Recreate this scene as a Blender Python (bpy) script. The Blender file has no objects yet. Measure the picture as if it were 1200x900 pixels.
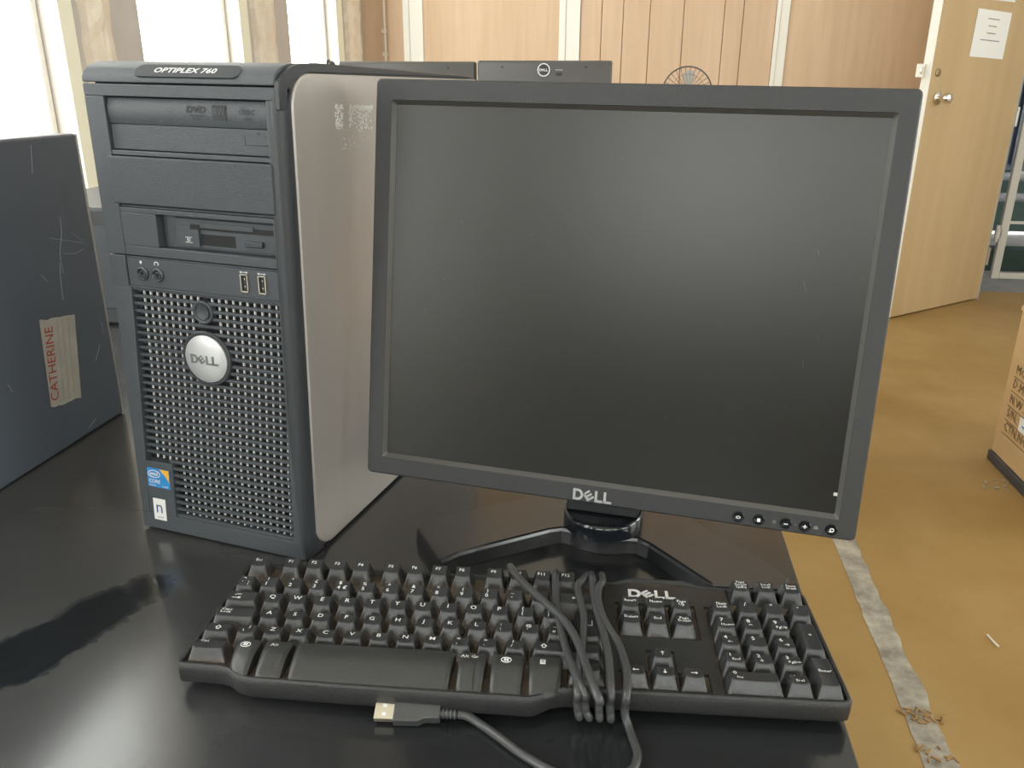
import bpy, bmesh, math, random
from mathutils import Matrix, Vector, Euler
R = math.radians
random.seed(7)
C = bpy.context.scene.collection
ZT = 0.75                       # height of the table top above the floor
YAW = -10.653905646750207       # the things on the table stand turned by this against the room

# ------------------------------------------------------------------ camera
cam_d = bpy.data.cameras.new('camera'); cam = bpy.data.objects.new('camera', cam_d); C.objects.link(cam)
bpy.context.scene.camera = cam
cam_d.sensor_width = 36; cam_d.lens = 28.66; cam_d.clip_start = 0.02; cam_d.clip_end = 100
cam.location = (0.4283, -0.6242, 0.3906 + ZT)
cam.rotation_euler = (R(69.925), R(-0.298), R(18.769 + YAW))

# ------------------------------------------------------------------ world, light, exposure
SKY = 7.0
w = bpy.data.worlds.new('sky'); bpy.context.scene.world = w; w.use_nodes = True
bg = w.node_tree.nodes['Background']; bg.inputs[0].default_value = (1.0, 0.99, 0.965, 1); bg.inputs[1].default_value = SKY
vs = bpy.context.scene.view_settings
vs.view_transform = 'Standard'; vs.look = 'None'; vs.gamma = 1; vs.use_curve_mapping = False
vs.exposure = 0.12
def portal(loc, rot, sx, sy):
    l = bpy.data.lights.new('window_daylight', 'AREA'); l.shape = 'RECTANGLE'; l.size = sx; l.size_y = sy
    l.cycles.is_portal = True
    o = bpy.data.objects.new('window_daylight', l); o.location = loc; o.rotation_euler = rot; C.objects.link(o)

# ------------------------------------------------------------------ materials
MATS = {}
def mat(name, col=(.5, .5, .5), rough=.5, metal=0, spec=.5, bump=0, bscale=200, noise=0, nscale=5, col2=None, coat=0, stretch=None, emis=None):
    if name in MATS: return MATS[name]
    m = bpy.data.materials.new(name); m.use_nodes = True; nt = m.node_tree; b = nt.nodes['Principled BSDF']
    b.inputs['Base Color'].default_value = (*col, 1); b.inputs['Roughness'].default_value = rough
    b.inputs['Metallic'].default_value = metal; b.inputs['Specular IOR Level'].default_value = spec
    if coat: b.inputs['Coat Weight'].default_value = coat
    tc = nt.nodes.new('ShaderNodeTexCoord')
    vec = tc.outputs['Object']
    if stretch:
        mp = nt.nodes.new('ShaderNodeMapping'); mp.inputs['Scale'].default_value = stretch
        nt.links.new(vec, mp.inputs['Vector']); vec = mp.outputs['Vector']
    if col2:
        n = nt.nodes.new('ShaderNodeTexNoise'); n.inputs['Scale'].default_value = nscale; n.inputs['Detail'].default_value = 6
        n.inputs['Roughness'].default_value = .65
        nt.links.new(vec, n.inputs['Vector'])
        r = nt.nodes.new('ShaderNodeValToRGB'); r.color_ramp.elements[0].position = .35; r.color_ramp.elements[1].position = .68
        r.color_ramp.elements[0].color = (*col, 1); r.color_ramp.elements[1].color = (*col2, 1)
        nt.links.new(n.outputs['Fac'], r.inputs['Fac']); nt.links.new(r.outputs['Color'], b.inputs['Base Color'])
    if bump:
        n2 = nt.nodes.new('ShaderNodeTexNoise'); n2.inputs['Scale'].default_value = bscale; n2.inputs['Detail'].default_value = 3
        nt.links.new(tc.outputs['Object'], n2.inputs['Vector'])
        bp = nt.nodes.new('ShaderNodeBump'); bp.inputs['Strength'].default_value = bump; bp.inputs['Distance'].default_value = .001
        nt.links.new(n2.outputs['Fac'], bp.inputs['Height']); nt.links.new(bp.outputs['Normal'], b.inputs['Normal'])
    MATS[name] = m; return m

def table_material():
    m = bpy.data.materials.new('worn_black_laminate'); m.use_nodes = True; nt = m.node_tree; b = nt.nodes['Principled BSDF']
    tc = nt.nodes.new('ShaderNodeTexCoord'); L = nt.links
    def noise(scale, detail, stretch=(1, 1, 1), rough=.6):
        mp = nt.nodes.new('ShaderNodeMapping'); mp.inputs['Scale'].default_value = stretch; mp.inputs['Rotation'].default_value = (0, 0, R(35))
        L.new(tc.outputs['Object'], mp.inputs['Vector'])
        n = nt.nodes.new('ShaderNodeTexNoise'); n.inputs['Scale'].default_value = scale; n.inputs['Detail'].default_value = detail
        n.inputs['Roughness'].default_value = rough; L.new(mp.outputs['Vector'], n.inputs['Vector']); return n.outputs['Fac']
    def math_(op, a, bb, clamp=False):
        n = nt.nodes.new('ShaderNodeMath'); n.operation = op; n.use_clamp = clamp
        for i, v in enumerate((a, bb)):
            if isinstance(v, (int, float)): n.inputs[i].default_value = v
            else: L.new(v, n.inputs[i])
        return n.outputs[0]
    # an elongated wiped patch near the front left corner, where the dust is gone
    mp = nt.nodes.new('ShaderNodeMapping'); mp.vector_type = 'TEXTURE'
    mp.inputs['Location'].default_value = (0.012, -0.178, ZT); mp.inputs['Rotation'].default_value = (0, 0, R(62)); mp.inputs['Scale'].default_value = (.105, .033, 1)
    L.new(tc.outputs['Object'], mp.inputs['Vector'])
    ln = nt.nodes.new('ShaderNodeVectorMath'); ln.operation = 'LENGTH'
    fl = nt.nodes.new('ShaderNodeVectorMath'); fl.operation = 'MULTIPLY'; fl.inputs[1].default_value = (1, 1, 0)
    L.new(mp.outputs['Vector'], fl.inputs[0]); L.new(fl.outputs[0], ln.inputs[0])
    edge = math_('ADD', ln.outputs['Value'], math_('MULTIPLY', math_('SUBTRACT', noise(26, 6), .5), 1.3))
    wiped = math_('MULTIPLY', math_('SUBTRACT', 1.0, edge), 5, True)
    dust = math_('MULTIPLY', math_('SUBTRACT', noise(2.6, 9, (1, 1.8, 1), .55), .22), 1.7, True)
    sx = nt.nodes.new('ShaderNodeSeparateXYZ'); L.new(tc.outputs['Object'], sx.inputs[0])
    side = math_('MAXIMUM', math_('SUBTRACT', 1.05, math_('MULTIPLY', sx.outputs[0], 2.6), True), .22)     # paler dust at left, also painting in the reflected window light
    dust = math_('ADD', math_('MULTIPLY', dust, .55), .45)
    dust = math_('MULTIPLY', math_('MULTIPLY', dust, side), math_('SUBTRACT', 1.0, math_('MULTIPLY', wiped, .95)))
    mix = nt.nodes.new('ShaderNodeMix'); mix.data_type = 'RGBA'
    mix.inputs['A'].default_value = (.005, .007, .009, 1); mix.inputs['B'].default_value = (.080, .080, .080, 1)
    L.new(dust, mix.inputs['Factor']); L.new(mix.outputs['Result'], b.inputs['Base Color'])
    ro = math_('ADD', math_('MULTIPLY', dust, .10), .13); L.new(ro, b.inputs['Roughness'])
    b.inputs['Specular IOR Level'].default_value = .9
    bp = nt.nodes.new('ShaderNodeBump'); bp.inputs['Strength'].default_value = .05; bp.inputs['Distance'].default_value = .001
    L.new(noise(120, 3), bp.inputs['Height']); L.new(bp.outputs['Normal'], b.inputs['Normal'])
    return m

def wood(name, c1, c2, rough=.4, grain=26, plank=None):
    m = bpy.data.materials.new(name); m.use_nodes = True; nt = m.node_tree; b = nt.nodes['Principled BSDF']; L = nt.links
    tc = nt.nodes.new('ShaderNodeTexCoord'); mp = nt.nodes.new('ShaderNodeMapping'); mp.inputs['Scale'].default_value = (1, 1, .07)
    L.new(tc.outputs['Object'], mp.inputs['Vector'])
    n = nt.nodes.new('ShaderNodeTexNoise'); n.inputs['Scale'].default_value = grain; n.inputs['Detail'].default_value = 8; n.inputs['Distortion'].default_value = .6
    L.new(mp.outputs['Vector'], n.inputs['Vector'])
    n2 = nt.nodes.new('ShaderNodeTexNoise'); n2.inputs['Scale'].default_value = 4; n2.inputs['Detail'].default_value = 3
    L.new(mp.outputs['Vector'], n2.inputs['Vector'])
    ad = nt.nodes.new('ShaderNodeMath'); ad.operation = 'ADD'; L.new(n.outputs['Fac'], ad.inputs[0]); L.new(n2.outputs['Fac'], ad.inputs[1])
    hf = nt.nodes.new('ShaderNodeMath'); hf.operation = 'MULTIPLY'; hf.inputs[1].default_value = .5; L.new(ad.outputs[0], hf.inputs[0])
    r = nt.nodes.new('ShaderNodeValToRGB'); r.color_ramp.elements[0].position = .33; r.color_ramp.elements[1].position = .66
    r.color_ramp.elements[0].color = (*c1, 1); r.color_ramp.elements[1].color = (*c2, 1)
    L.new(hf.outputs[0], r.inputs['Fac']); L.new(r.outputs['Color'], b.inputs['Base Color'])
    b.inputs['Roughness'].default_value = rough
    return m

def glass_pane():
    m = bpy.data.materials.new('window_glass'); m.use_nodes = True; nt = m.node_tree
    for n in list(nt.nodes):
        if n.type != 'OUTPUT_MATERIAL': nt.nodes.remove(n)
    out = [n for n in nt.nodes if n.type == 'OUTPUT_MATERIAL'][0]
    t = nt.nodes.new('ShaderNodeBsdfTransparent'); t.inputs[0].default_value = (.96, .98, .97, 1)
    g = nt.nodes.new('ShaderNodeBsdfGlossy'); g.inputs['Roughness'].default_value = .02
    mx = nt.nodes.new('ShaderNodeMixShader'); mx.inputs[0].default_value = .05; nt.links.new(t.outputs[0], mx.inputs[1]); nt.links.new(g.outputs[0], mx.inputs[2])
    nt.links.new(mx.outputs[0], out.inputs[0]); return m

M_TABLE = table_material()
M_PANEL = wood('veneer_sheet', (.58, .40, .25), (.70, .51, .345))
M_PANEL2 = wood('grooved_veneer', (.58, .40, .26), (.68, .49, .34))
M_DOORW = wood('door_plywood', (.47, .33, .17), (.55, .40, .22), grain=14)
M_GLASS = glass_pane()
M_WHITE = mat('white_gloss_paint', (.85, .83, .76), .35)
M_CREAM = mat('cream_paint_and_lit_reveal', (.95, .93, .76), .45)
M_WALL = mat('taupe_wall_paint', (.55, .50, .46), .8, col2=(.62, .57, .53), nscale=3)
M_PLASTER = mat('rough_plaster', (.78, .66, .52), .9, col2=(.88, .80, .69), nscale=14, bump=1, bscale=40)
M_CEIL = mat('ceiling_white', (.8, .8, .78), .9)
M_FLOOR = mat('ochre_linoleum', (.31, .19, .062), .55, spec=.3, col2=(.39, .255, .10), nscale=2.2, bump=.5, bscale=160)
M_CONC = mat('outside_concrete', (.30, .29, .28), .9, col2=(.38, .37, .35), nscale=4)
M_TOWER = mat('slate_black_plastic', (.062, .070, .080), .44, bump=.35, bscale=900)
M_TOWER_D = mat('tower_trim_plastic', (.040, .044, .050), .38, bump=.2, bscale=900)
M_DARK = mat('recess_black', (.006, .006, .007), .6)
M_SILVER = mat('brushed_silver', (.75, .76, .78), .3, metal=.9)
M_BARS = mat('grille_highlight_white', (.92, .92, .90), .4, metal=.1)
M_BRONZE = mat('bronze_grey_metal', (.46, .43, .405), .42, metal=.4, col2=(.50, .465, .44), nscale=3, stretch=(1, 5, .4))
M_BEZEL = mat('monitor_bezel_plastic', (.031, .033, .035), .40, bump=.5, bscale=1100)
M_SCREEN = mat('matte_lcd', (.007, .0075, .006), .30, spec=.6)
M_GLOSSY = mat('glossy_black_plastic', (.010, .012, .016), .12, coat=.3)
M_KEY = mat('keycap_black', (.036, .037, .037), .26, bump=.2, bscale=700)
def grimy_keys():
    m = mat('keycap_black'); nt = m.node_tree; b = nt.nodes['Principled BSDF']; L = nt.links
    tc = nt.nodes.new('ShaderNodeTexCoord'); sx = nt.nodes.new('ShaderNodeSeparateXYZ'); L.new(tc.outputs['Object'], sx.inputs[0])
    a = nt.nodes.new('ShaderNodeMapRange'); a.inputs[1].default_value = -.0045; a.inputs[2].default_value = -.0105; L.new(sx.outputs[2], a.inputs[0])
    c = nt.nodes.new('ShaderNodeMapRange'); c.inputs[1].default_value = .34; c.inputs[2].default_value = .20; c.inputs[3].default_value = .12; L.new(sx.outputs[0], c.inputs[0])
    n = nt.nodes.new('ShaderNodeTexNoise'); n.inputs['Scale'].default_value = 160; n.inputs['Detail'].default_value = 4; L.new(tc.outputs['Object'], n.inputs['Vector'])
    p = nt.nodes.new('ShaderNodeMath'); p.operation = 'MULTIPLY'; L.new(a.outputs[0], p.inputs[0]); L.new(c.outputs[0], p.inputs[1])
    q = nt.nodes.new('ShaderNodeMath'); q.operation = 'MULTIPLY'; L.new(p.outputs[0], q.inputs[0]); L.new(n.outputs['Fac'], q.inputs[1])
    mx = nt.nodes.new('ShaderNodeMix'); mx.data_type = 'RGBA'; mx.inputs['A'].default_value = (.034, .036, .038, 1); mx.inputs['B'].default_value = (.16, .115, .08, 1)
    L.new(q.outputs[0], mx.inputs['Factor']); L.new(mx.outputs['Result'], b.inputs['Base Color'])
grimy_keys()
M_CASE = mat('keyboard_case_black', (.029, .030, .031), .42, bump=.5, bscale=900)
M_PLATE = mat('dusty_key_bed', (.035, .028, .022), .8, col2=(.13, .095, .065), nscale=70)
M_LEGEND = mat('legend_white', (.80, .80, .80), .5)
M_LEGEND_DIM = mat('legend_grey', (.20, .21, .22), .5)
M_CABLE = mat('cable_grey_black', (.060, .062, .064), .28)
M_USB = mat('usb_nickel', (.72, .66, .54), .28, metal=.9)
M_PAPER = mat('paper_white', (.80, .80, .78), .8)
M_INK = mat('printed_ink', (.12, .12, .13), .8)
M_RED = mat('red_pen', (.50, .07, .05), .7)
M_MASK = mat('masking_paper', (.50, .47, .40), .8, col2=(.60, .57, .49), nscale=40)
M_CARD = mat('cardboard', (.56, .37, .18), .85, col2=(.62, .42, .21), nscale=3, stretch=(1, 1, 8))
M_STEEL = mat('chrome_steel', (.75, .72, .66), .2, metal=1)
M_GATE = mat('gate_white_paint', (.62, .60, .54), .5)

# ------------------------------------------------------------------ mesh builder
class MB:
    def __init__(s): s.v = []; s.f = []; s.mi = []; s.M = Matrix.Identity(4)
    def add(s, vs_, fs, mi=0, M=None):
        T = s.M @ M if M is not None else s.M
        o = len(s.v); s.v += [T @ Vector(p) for p in vs_]
        for f in fs: s.f.append([i + o for i in f]); s.mi.append(mi)
        return s
    def box(s, x0, y0, z0, x1, y1, z1, mi=0, M=None):
        v = [(x, y, z) for x in (x0, x1) for y in (y0, y1) for z in (z0, z1)]
        return s.add(v, [(0, 1, 3, 2), (4, 6, 7, 5), (0, 4, 5, 1), (2, 3, 7, 6), (0, 2, 6, 4), (1, 5, 7, 3)], mi, M)
    def rings(s, rings, mi=0, cap0=True, cap1=True, close=False, M=None):
        n = len(rings[0]); v = [p for r in rings for p in r]; f = []
        m = len(rings)
        for i in range(m if close else m - 1):
            j = (i + 1) % m
            for k in range(n): f.append((i * n + k, i * n + (k + 1) % n, j * n + (k + 1) % n, j * n + k))
        if not close:
            if cap0: f.append(tuple(range(n))[::-1])
            if cap1: f.append(tuple((m - 1) * n + k for k in range(n)))
        return s.add(v, f, mi, M)
    def prism(s, pts, z0, z1, mi=0, M=None, inset=0):
        a = [(x, y, z0) for x, y in pts]; b = [(x, y, z1) for x, y in pts]
        return s.rings([a, b], mi, M=M)
    def lathe(s, prof, seg=24, mi=0, M=None, cap=True):
        rs = [[(r * math.cos(2 * math.pi * k / seg), r * math.sin(2 * math.pi * k / seg), z) for k in range(seg)] for r, z in prof]
        return s.rings(rs, mi, cap, cap, M=M)
    def tube(s, pts, r, seg=10, mi=0, sub=8, M=None, closed=False):
        P = [Vector(p) for p in pts]
        if sub > 1:
            Q = []; n = len(P); rng = n if closed else n - 1
            for i in range(rng):
                p0 = P[i - 1] if (i > 0 or closed) else P[0]; p1 = P[i]; p2 = P[(i + 1) % n]
                p3 = P[(i + 2) % n] if (i + 2 < n or closed) else P[-1]
                for k in range(sub):
                    t = k / sub
                    Q.append(.5 * ((2 * p1) + (p2 - p0) * t + (2 * p0 - 5 * p1 + 4 * p2 - p3) * t * t + (3 * p1 - p0 - 3 * p2 + p3) * t ** 3))
            if not closed: Q.append(P[-1])
            P = Q
        rs = []; up = None; n = len(P)
        for i, p in enumerate(P):
            a = P[(i - 1) % n] if (closed or i > 0) else p; b = P[(i + 1) % n] if (closed or i < n - 1) else p
            t = (b - a).normalized()
            if up is None:
                up = Vector((0, 0, 1)) if abs(t.z) < .9 else Vector((1, 0, 0))
            up = (up - t * up.dot(t)).normalized(); sd = t.cross(up)
            rs.append([p + r * (up * math.cos(2 * math.pi * k / seg) + sd * math.sin(2 * math.pi * k / seg)) for k in range(seg)])
        return s.rings(rs, mi, close=closed, M=M)
    def mesh(s, name, mats):
        me = bpy.data.meshes.new(name); me.from_pydata([tuple(p) for p in s.v], [], s.f)
        for m in (mats if isinstance(mats, (list, tuple)) else [mats]): me.materials.append(m)
        for p, i in zip(me.polygons, s.mi): p.material_index = i
        bm = bmesh.new(); bm.from_mesh(me); bmesh.ops.recalc_face_normals(bm, faces=bm.faces); bm.to_mesh(me); bm.free()
        return me
    def build(s, name, mats, parent=None, loc=None, rot=None, bevel=0, seg=2, smooth=False, mw=None, kind=None):
        o = bpy.data.objects.new(name, s.mesh(name, mats)); C.objects.link(o)
        if mw is not None: o.matrix_local = mw
        if loc is not None: o.location = loc
        if rot is not None: o.rotation_euler = rot
        if parent: o.parent = parent
        if bevel:
            b = o.modifiers.new('bevel', 'BEVEL'); b.width = bevel; b.segments = seg; b.limit_method = 'ANGLE'; b.angle_limit = R(40)
        if smooth or bevel:
            for p in o.data.polygons: p.use_smooth = True
            try: o.data.set_sharp_from_angle(angle=R(38))
            except Exception: pass
        if kind: o['kind'] = kind
        return o

def tag(o, label, cat, group=None):
    o['label'] = label; o['category'] = cat
    if group: o['group'] = group
    return o
def empty(name, label, cat, M=None, loc=None, rz=0, group=None):
    o = bpy.data.objects.new(name, None); C.objects.link(o)
    if M is not None: o.matrix_world = M
    if loc is not None: o.location = loc; o.rotation_euler = (0, 0, rz)
    o.empty_display_size = .05
    return tag(o, label, cat, group)
def TF(x=0, y=0, z=0, yaw=0, ry=0, rx=0):      # frame of the things set down on the table
    return Matrix.Translation((0, 0, ZT)) @ Matrix.Rotation(R(YAW), 4, 'Z') @ Matrix.Translation((x, y, z)) @ Matrix.Rotation(yaw, 4, 'Z') @ Matrix.Rotation(ry, 4, 'Y') @ Matrix.Rotation(rx, 4, 'X')

# text as flat mesh data, cached
TXT = {}
def text_mesh(s, res=2, shear=0, bold=0):
    k = (s, res, shear, bold)
    if k in TXT: return TXT[k]
    cu = bpy.data.curves.new('txt', 'FONT'); cu.body = s; cu.size = 1; cu.resolution_u = res; cu.align_x = 'CENTER'; cu.align_y = 'CENTER'; cu.shear = shear
    cu.offset = bold; cu.space_line = .8
    o = bpy.data.objects.new('txt', cu); C.objects.link(o)
    dg = bpy.context.evaluated_depsgraph_get(); me = bpy.data.meshes.new_from_object(o.evaluated_get(dg))
    r = ([tuple(v.co) for v in me.vertices], [tuple(p.vertices) for p in me.polygons])
    bpy.data.objects.remove(o); bpy.data.curves.remove(cu); bpy.data.meshes.remove(me)
    TXT[k] = r; return r
def put_text(mb, s, M, size, mi=0, sx=1, zf=None, res=2, shear=0, bold=0, thick=0):
    v, f = text_mesh(s, res, shear, bold)
    V = [Vector((x * size * sx, y * size, 0)) for x, y, z in v]
    if zf: V = [Vector((p.x, p.y, zf(p.x, p.y))) for p in V]
    mb.add(V, f, mi, M)
    if thick: mb.add([p + Vector((0, 0, thick)) for p in V], f, mi, M)
FRONT = Matrix.Rotation(R(90), 4, 'X')     # text plane turned to face -Y

def wordmark(mb, M, width, thick, mi=0, skip=''):
    # four wide letters, the second one tilted; built in a unit square x 0..1, y 0..0.29
    S = Matrix.Scale(width, 4); S[2][2] = 1
    T = M @ S @ Matrix.Translation((-.5, -.145, 0)); h = .29; b = .062
    def box(x0, y0, x1, y1, X=Matrix.Identity(4)): mb.box(x0, y0, 0, x1, y1, thick, mi, T @ X)
    box(0, 0, b, h)
    out = [(b * .5, h)] + [(.13 + .135 * math.sin(a), h / 2 + h / 2 * math.cos(a)) for a in [math.pi * i / 10 for i in range(11)]] + [(b * .5, 0)]
    inn = [(b * .5, h - b * .9)] + [(.12 + .078 * math.sin(a), h / 2 + (h / 2 - b * .9) * math.cos(a)) for a in [math.pi * i / 10 for i in range(11)]] + [(b * .5, b * .9)]
    for i in range(len(out) - 1):
        q = [out[i], out[i + 1], inn[i + 1], inn[i]]; mb.prism(q, 0, thick, mi, T)
    X = Matrix.Translation((.40, h / 2, 0)) @ Matrix.Rotation(R(38), 4, 'Z')
    box(-.105, -.115, -.105 + b, .115, X)
    for yy in (-.115, -.025, .065): box(-.105, yy, .095, yy + .05, X)
    for x in (.56, .785):
        box(x, 0, x + b, h); box(x, 0, x + .205, b * .95)

# ================================================================== THE ROOM
XL, YB, XR, YF, H = -1.1436, 4.3068, 4.2, -3.6, 3.4
def quadbox(name, b, m, kind='structure', bevel=0): return MB().box(*b).build(name, m, kind=kind, bevel=bevel)
quadbox('floor', (XL - .25, YF - .2, -.1, XR + .2, YB + .2, 0), M_FLOOR)
quadbox('ceiling', (XL - .25, YF - .2, H, XR + .2, YB + .2, H + .1), M_CEIL)
quadbox('ground_outside', (-8, YB + .2, -.14, 12, 16, -.04), M_CONC)
def wall_with_holes(name, axis, d0, d1, a0, a1, holes, m):
    # axis 'X': wall plane at X in d0..d1 running along Y a0..a1; holes = (s0, s1, z0, z1)
    mb = MB()
    def bx(s0, s1, z0, z1):
        if s1 - s0 < 1e-4 or z1 - z0 < 1e-4: return
        if axis == 'X': mb.box(d0, s0, z0, d1, s1, z1)
        else: mb.box(s0, d0, z0, s1, d1, z1)
    cur = a0
    for s0, s1, z0, z1 in sorted(holes):
        bx(cur, s0, 0, H); bx(s0, s1, 0, z0); bx(s0, s1, z1, H); cur = s1
    bx(cur, a1, 0, H)
    return mb.build(name, m, kind='structure')
SILL = .80; TOPW = 2.8
WL = [(-3.1, -2.35), (-1.95, -1.2), (-.55, .22), (.83, 1.60), (2.0065, 2.71), (3.2207, 3.84)]
wall_with_holes('wall_left', 'X', XL - .16, XL, YF, YB + .12, [(a, b, SILL, TOPW) for a, b in WL], M_WALL)
WF = [(-.7, .5), (.9, 2.1), (2.5, 3.7)]
wall_with_holes('wall_front', 'Y', YF - .16, YF, XL, XR, [(a, b, 1.35, 2.6) for a, b in WF], M_WALL)
MB().box(XL, YF, 0, XR, YF + .015, 1.3).build('wall_front_added_dark_panel', mat('screen_darkening_brown', (.07, .052, .038), .5), kind='structure')  # unseen dark panel added to darken the lower screen reflection
WR = [(-2.6, -1.2), (-.4, 1.0), (1.6, 2.9)]  # last window is unseen, added for more light on the left case
wall_with_holes('wall_right', 'X', XR, XR + .16, YF, YB + .12, [(a, b, .95, 2.3) for a, b in WR], M_CEIL)
DOOR = (2.4474, 3.30, 0.0, 2.06)
wall_with_holes('wall_back', 'Y', YB, YB + .12, XL, XR, [DOOR], M_WALL)

def window(i, axis, d, s0, s1, z0, z1, fw=.05, m=M_WHITE, inward=1):
    r = MB(); t = .02
    def bx(mb, a0, a1, zz0, zz1, dd0, dd1, mi=0):
        lo, hi = min(dd0, dd1), max(dd0, dd1)
        if axis == 'X': mb.box(lo, a0, zz0, hi, a1, zz1, mi)
        else: mb.box(a0, lo, zz0, a1, hi, zz1, mi)
    da, db = d - inward * .10, d - inward * .05
    bx(r, s0, s0 + fw * .5, z0, z1, da, db); bx(r, s1 - fw * .5, s1, z0, z1, da, db)
    bx(r, s0, s1, z0, z0 + fw, da, db); bx(r, s0, s1, z1 - fw, z1, da, db)
    o = r.build('window_%d' % i, m, kind='structure', bevel=.004)
    g = MB(); bx(g, s0 + fw * .5, s1 - fw * .5, z0 + fw, z1 - fw, d - inward * .078, d - inward * .074)
    p = g.build('window_pane', M_GLASS, parent=o)
    s = MB(); bx(s, s0 - .03, s1 + .03, z0 - .035, z0, d - inward * .12, d + inward * .03)
    s.build('window_sill', M_CREAM, parent=o, bevel=.004)
    return o
n = 1
for a, b in WL:
    o = window(n, 'X', XL, a, b, SILL, TOPW, inward=1); n += 1
    portal((XL - .17, (a + b) / 2, (SILL + TOPW) / 2), (0, R(-90), 0), TOPW - SILL, b - a)
for a, b in WF:
    window(n, 'Y', YF, a, b, 1.35, 2.6, inward=1); n += 1
    portal(((a + b) / 2, YF - .17, 1.975), (R(90), 0, 0), b - a, 1.25)
for a, b in WR:
    window(n, 'X', XR, a, b, .95, 2.3, inward=-1); n += 1
    portal((XR + .17, (a + b) / 2, 1.625), (0, R(90), 0), 1.35, b - a)
portal(((DOOR[0] + DOOR[1]) / 2, YB + .2, 1.03), (R(-90), 0, 0), .85, 2.06)

# jamb boards coloured as the sunlit reveals at the far side of the three windows in view
t = 1
for y0, y1, z0 in ((1.60, 1.662, .80), (2.705, 2.782, .80), (3.838, 3.93, .80)):
    MB().box(XL, y0, z0, XL + .012, y1, 2.85).build('trim_%d' % t, M_CREAM, kind='structure', bevel=.002); t += 1
# rough plaster pilasters on the left wall between the windows
def pilaster(y0, y1, depth, t):
    mb = MB(); rings = []; rnd = random.Random(int(y0 * 100)); N = 90
    for k in range(N + 1):
        z = k / N * H; j = lambda a: (rnd.random() - .5) * a
        rings.append([(XL - .01, y0 + j(.012), z), (XL + depth * .7 + j(.006), y0 + .006 + j(.014), z), (XL + depth + j(.006), y0 + .05, z),
                      (XL + depth + j(.008), (y0 + y1) / 2, z), (XL + depth + j(.006), y1 - .05, z), (XL + depth * .7 + j(.006), y1 - .006 + j(.014), z), (XL - .01, y1 + j(.012), z)])
    mb.rings(rings); return mb.build('trim_%d' % t, M_PLASTER, kind='structure')
for y0, y1 in ((1.70, 1.825), (2.83, 3.02), (3.985, 4.20)): pilaster(y0, y1, .035, t); t += 1

# back wall: veneer sheets, grooved boards, white cover strips
def sheet(name, x0, x1, m, th=.008): 
    return MB().box(x0, YB - th, 0, x1, YB, H).build(name, m, kind='structure')
sheet('wall_back_sheet_left', XL, -.90, M_PANEL2)
sheet('wall_back_sheet', -.785, -.01, M_PANEL)
gx = [.106, .223, .340, .485, .666, .881, .981, 1.152]
mb = MB()
for a, b in zip(gx[:-1], gx[1:]): mb.box(a + .0022, YB - .008, 0, b - .0022, YB, H)
mb.box(.106, YB - .004, 0, 1.152, YB, H, 1)
mb.build('wall_back_boards', [M_PANEL2, mat('groove_brown', (.30, .18, .10), .8)], kind='structure', bevel=.002)
sheet('wall_back_sheet_right', 1.2195, 2.40, M_PANEL)
for x0, x1 in ((-.90, -.785), (-.0105, .1055), (1.1522, 1.2195)):
    m_ = MB().box(x0, YB - .018, 0, x1, YB, H)
    m_.box(x0 + .30 * (x1 - x0), YB - .021, 0, x0 + .34 * (x1 - x0), YB - .017, H, 1)
    m_.build('trim_%d' % t, [M_WHITE, M_WALL], kind='structure', bevel=.002); t += 1
MB().box(XL, YB - .02, 0, 2.40, YB, .09).build('baseboard_back', mat('baseboard_brown', (.16, .10, .06), .6), kind='structure', bevel=.003)
MB().box(XR - .02, YF, 0, XR, YB, .09).build('baseboard_right', mat('baseboard_brown'), kind='structure', bevel=.003)
# door casing
mb = MB(); mb.box(2.40, YB - .02, 0, 2.447, YB + .14, 2.10); mb.box(3.30, YB - .02, 0, 3.35, YB + .14, 2.10); mb.box(2.40, YB - .02, 2.06, 3.35, YB + .14, 2.12)
mb.build('door_frame', mat('grey_steel_frame', (.34, .33, .31), .5), kind='structure', bevel=.003)
# the open door
hx, hy, fx, fy = 2.4474, 4.3068 - .012, 1.8133, 3.7596
ang = math.atan2(hy - fy, hx - fx); DWD = math.hypot(hx - fx, hy - fy)
DM = Matrix.Translation((fx, fy, 0)) @ Matrix.Rotation(ang, 4, 'Z')
door = MB().box(0, 0, .008, DWD, .042, 2.04).build('door_1', M_DOORW, mw=DM, kind='structure', bevel=.0015)
MB().box(-.004, -.001, .008, .0006, .043, 2.04).build('door_edge', M_WHITE, parent=door)
LY = Matrix.Rotation(R(90), 4, 'X')
mb = MB(); mb.lathe([(.030, 0), (.031, .006), (.020, .012), (.011, .016), (.011, .030), (.024, .040), (.0265, .052), (.022, .066), (.010, .072)], 24, M=Matrix.Translation((.085, 0, 1.096)) @ LY)
mb.build('door_handle', M_STEEL, parent=door, smooth=True)
mb = MB(); mb.lathe([(.019, 0), (.019, .004), (.013, .006), (.006, .007)], 20, M=Matrix.Translation((.055, 0, 1.212)) @ LY); mb.build('deadbolt', mat('worn_brass', (.30, .22, .12), .4, metal=.8), parent=door, smooth=True)
mb = MB(); mb.box(-.050, .030, 1.190, -.004, .048, 1.25); mb.box(-.040, .028, 1.203, -.018, .050, 1.237, 1); mb.build('rim_lock', [M_WHITE, M_STEEL], parent=door, bevel=.003)
for z in (.25, 1.0, 1.8): MB().lathe([(.008, -.05), (.008, .05)], 12, M=Matrix.Translation((DWD + .006, -.004, z))).build('hinge', M_STEEL, parent=door)
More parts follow.
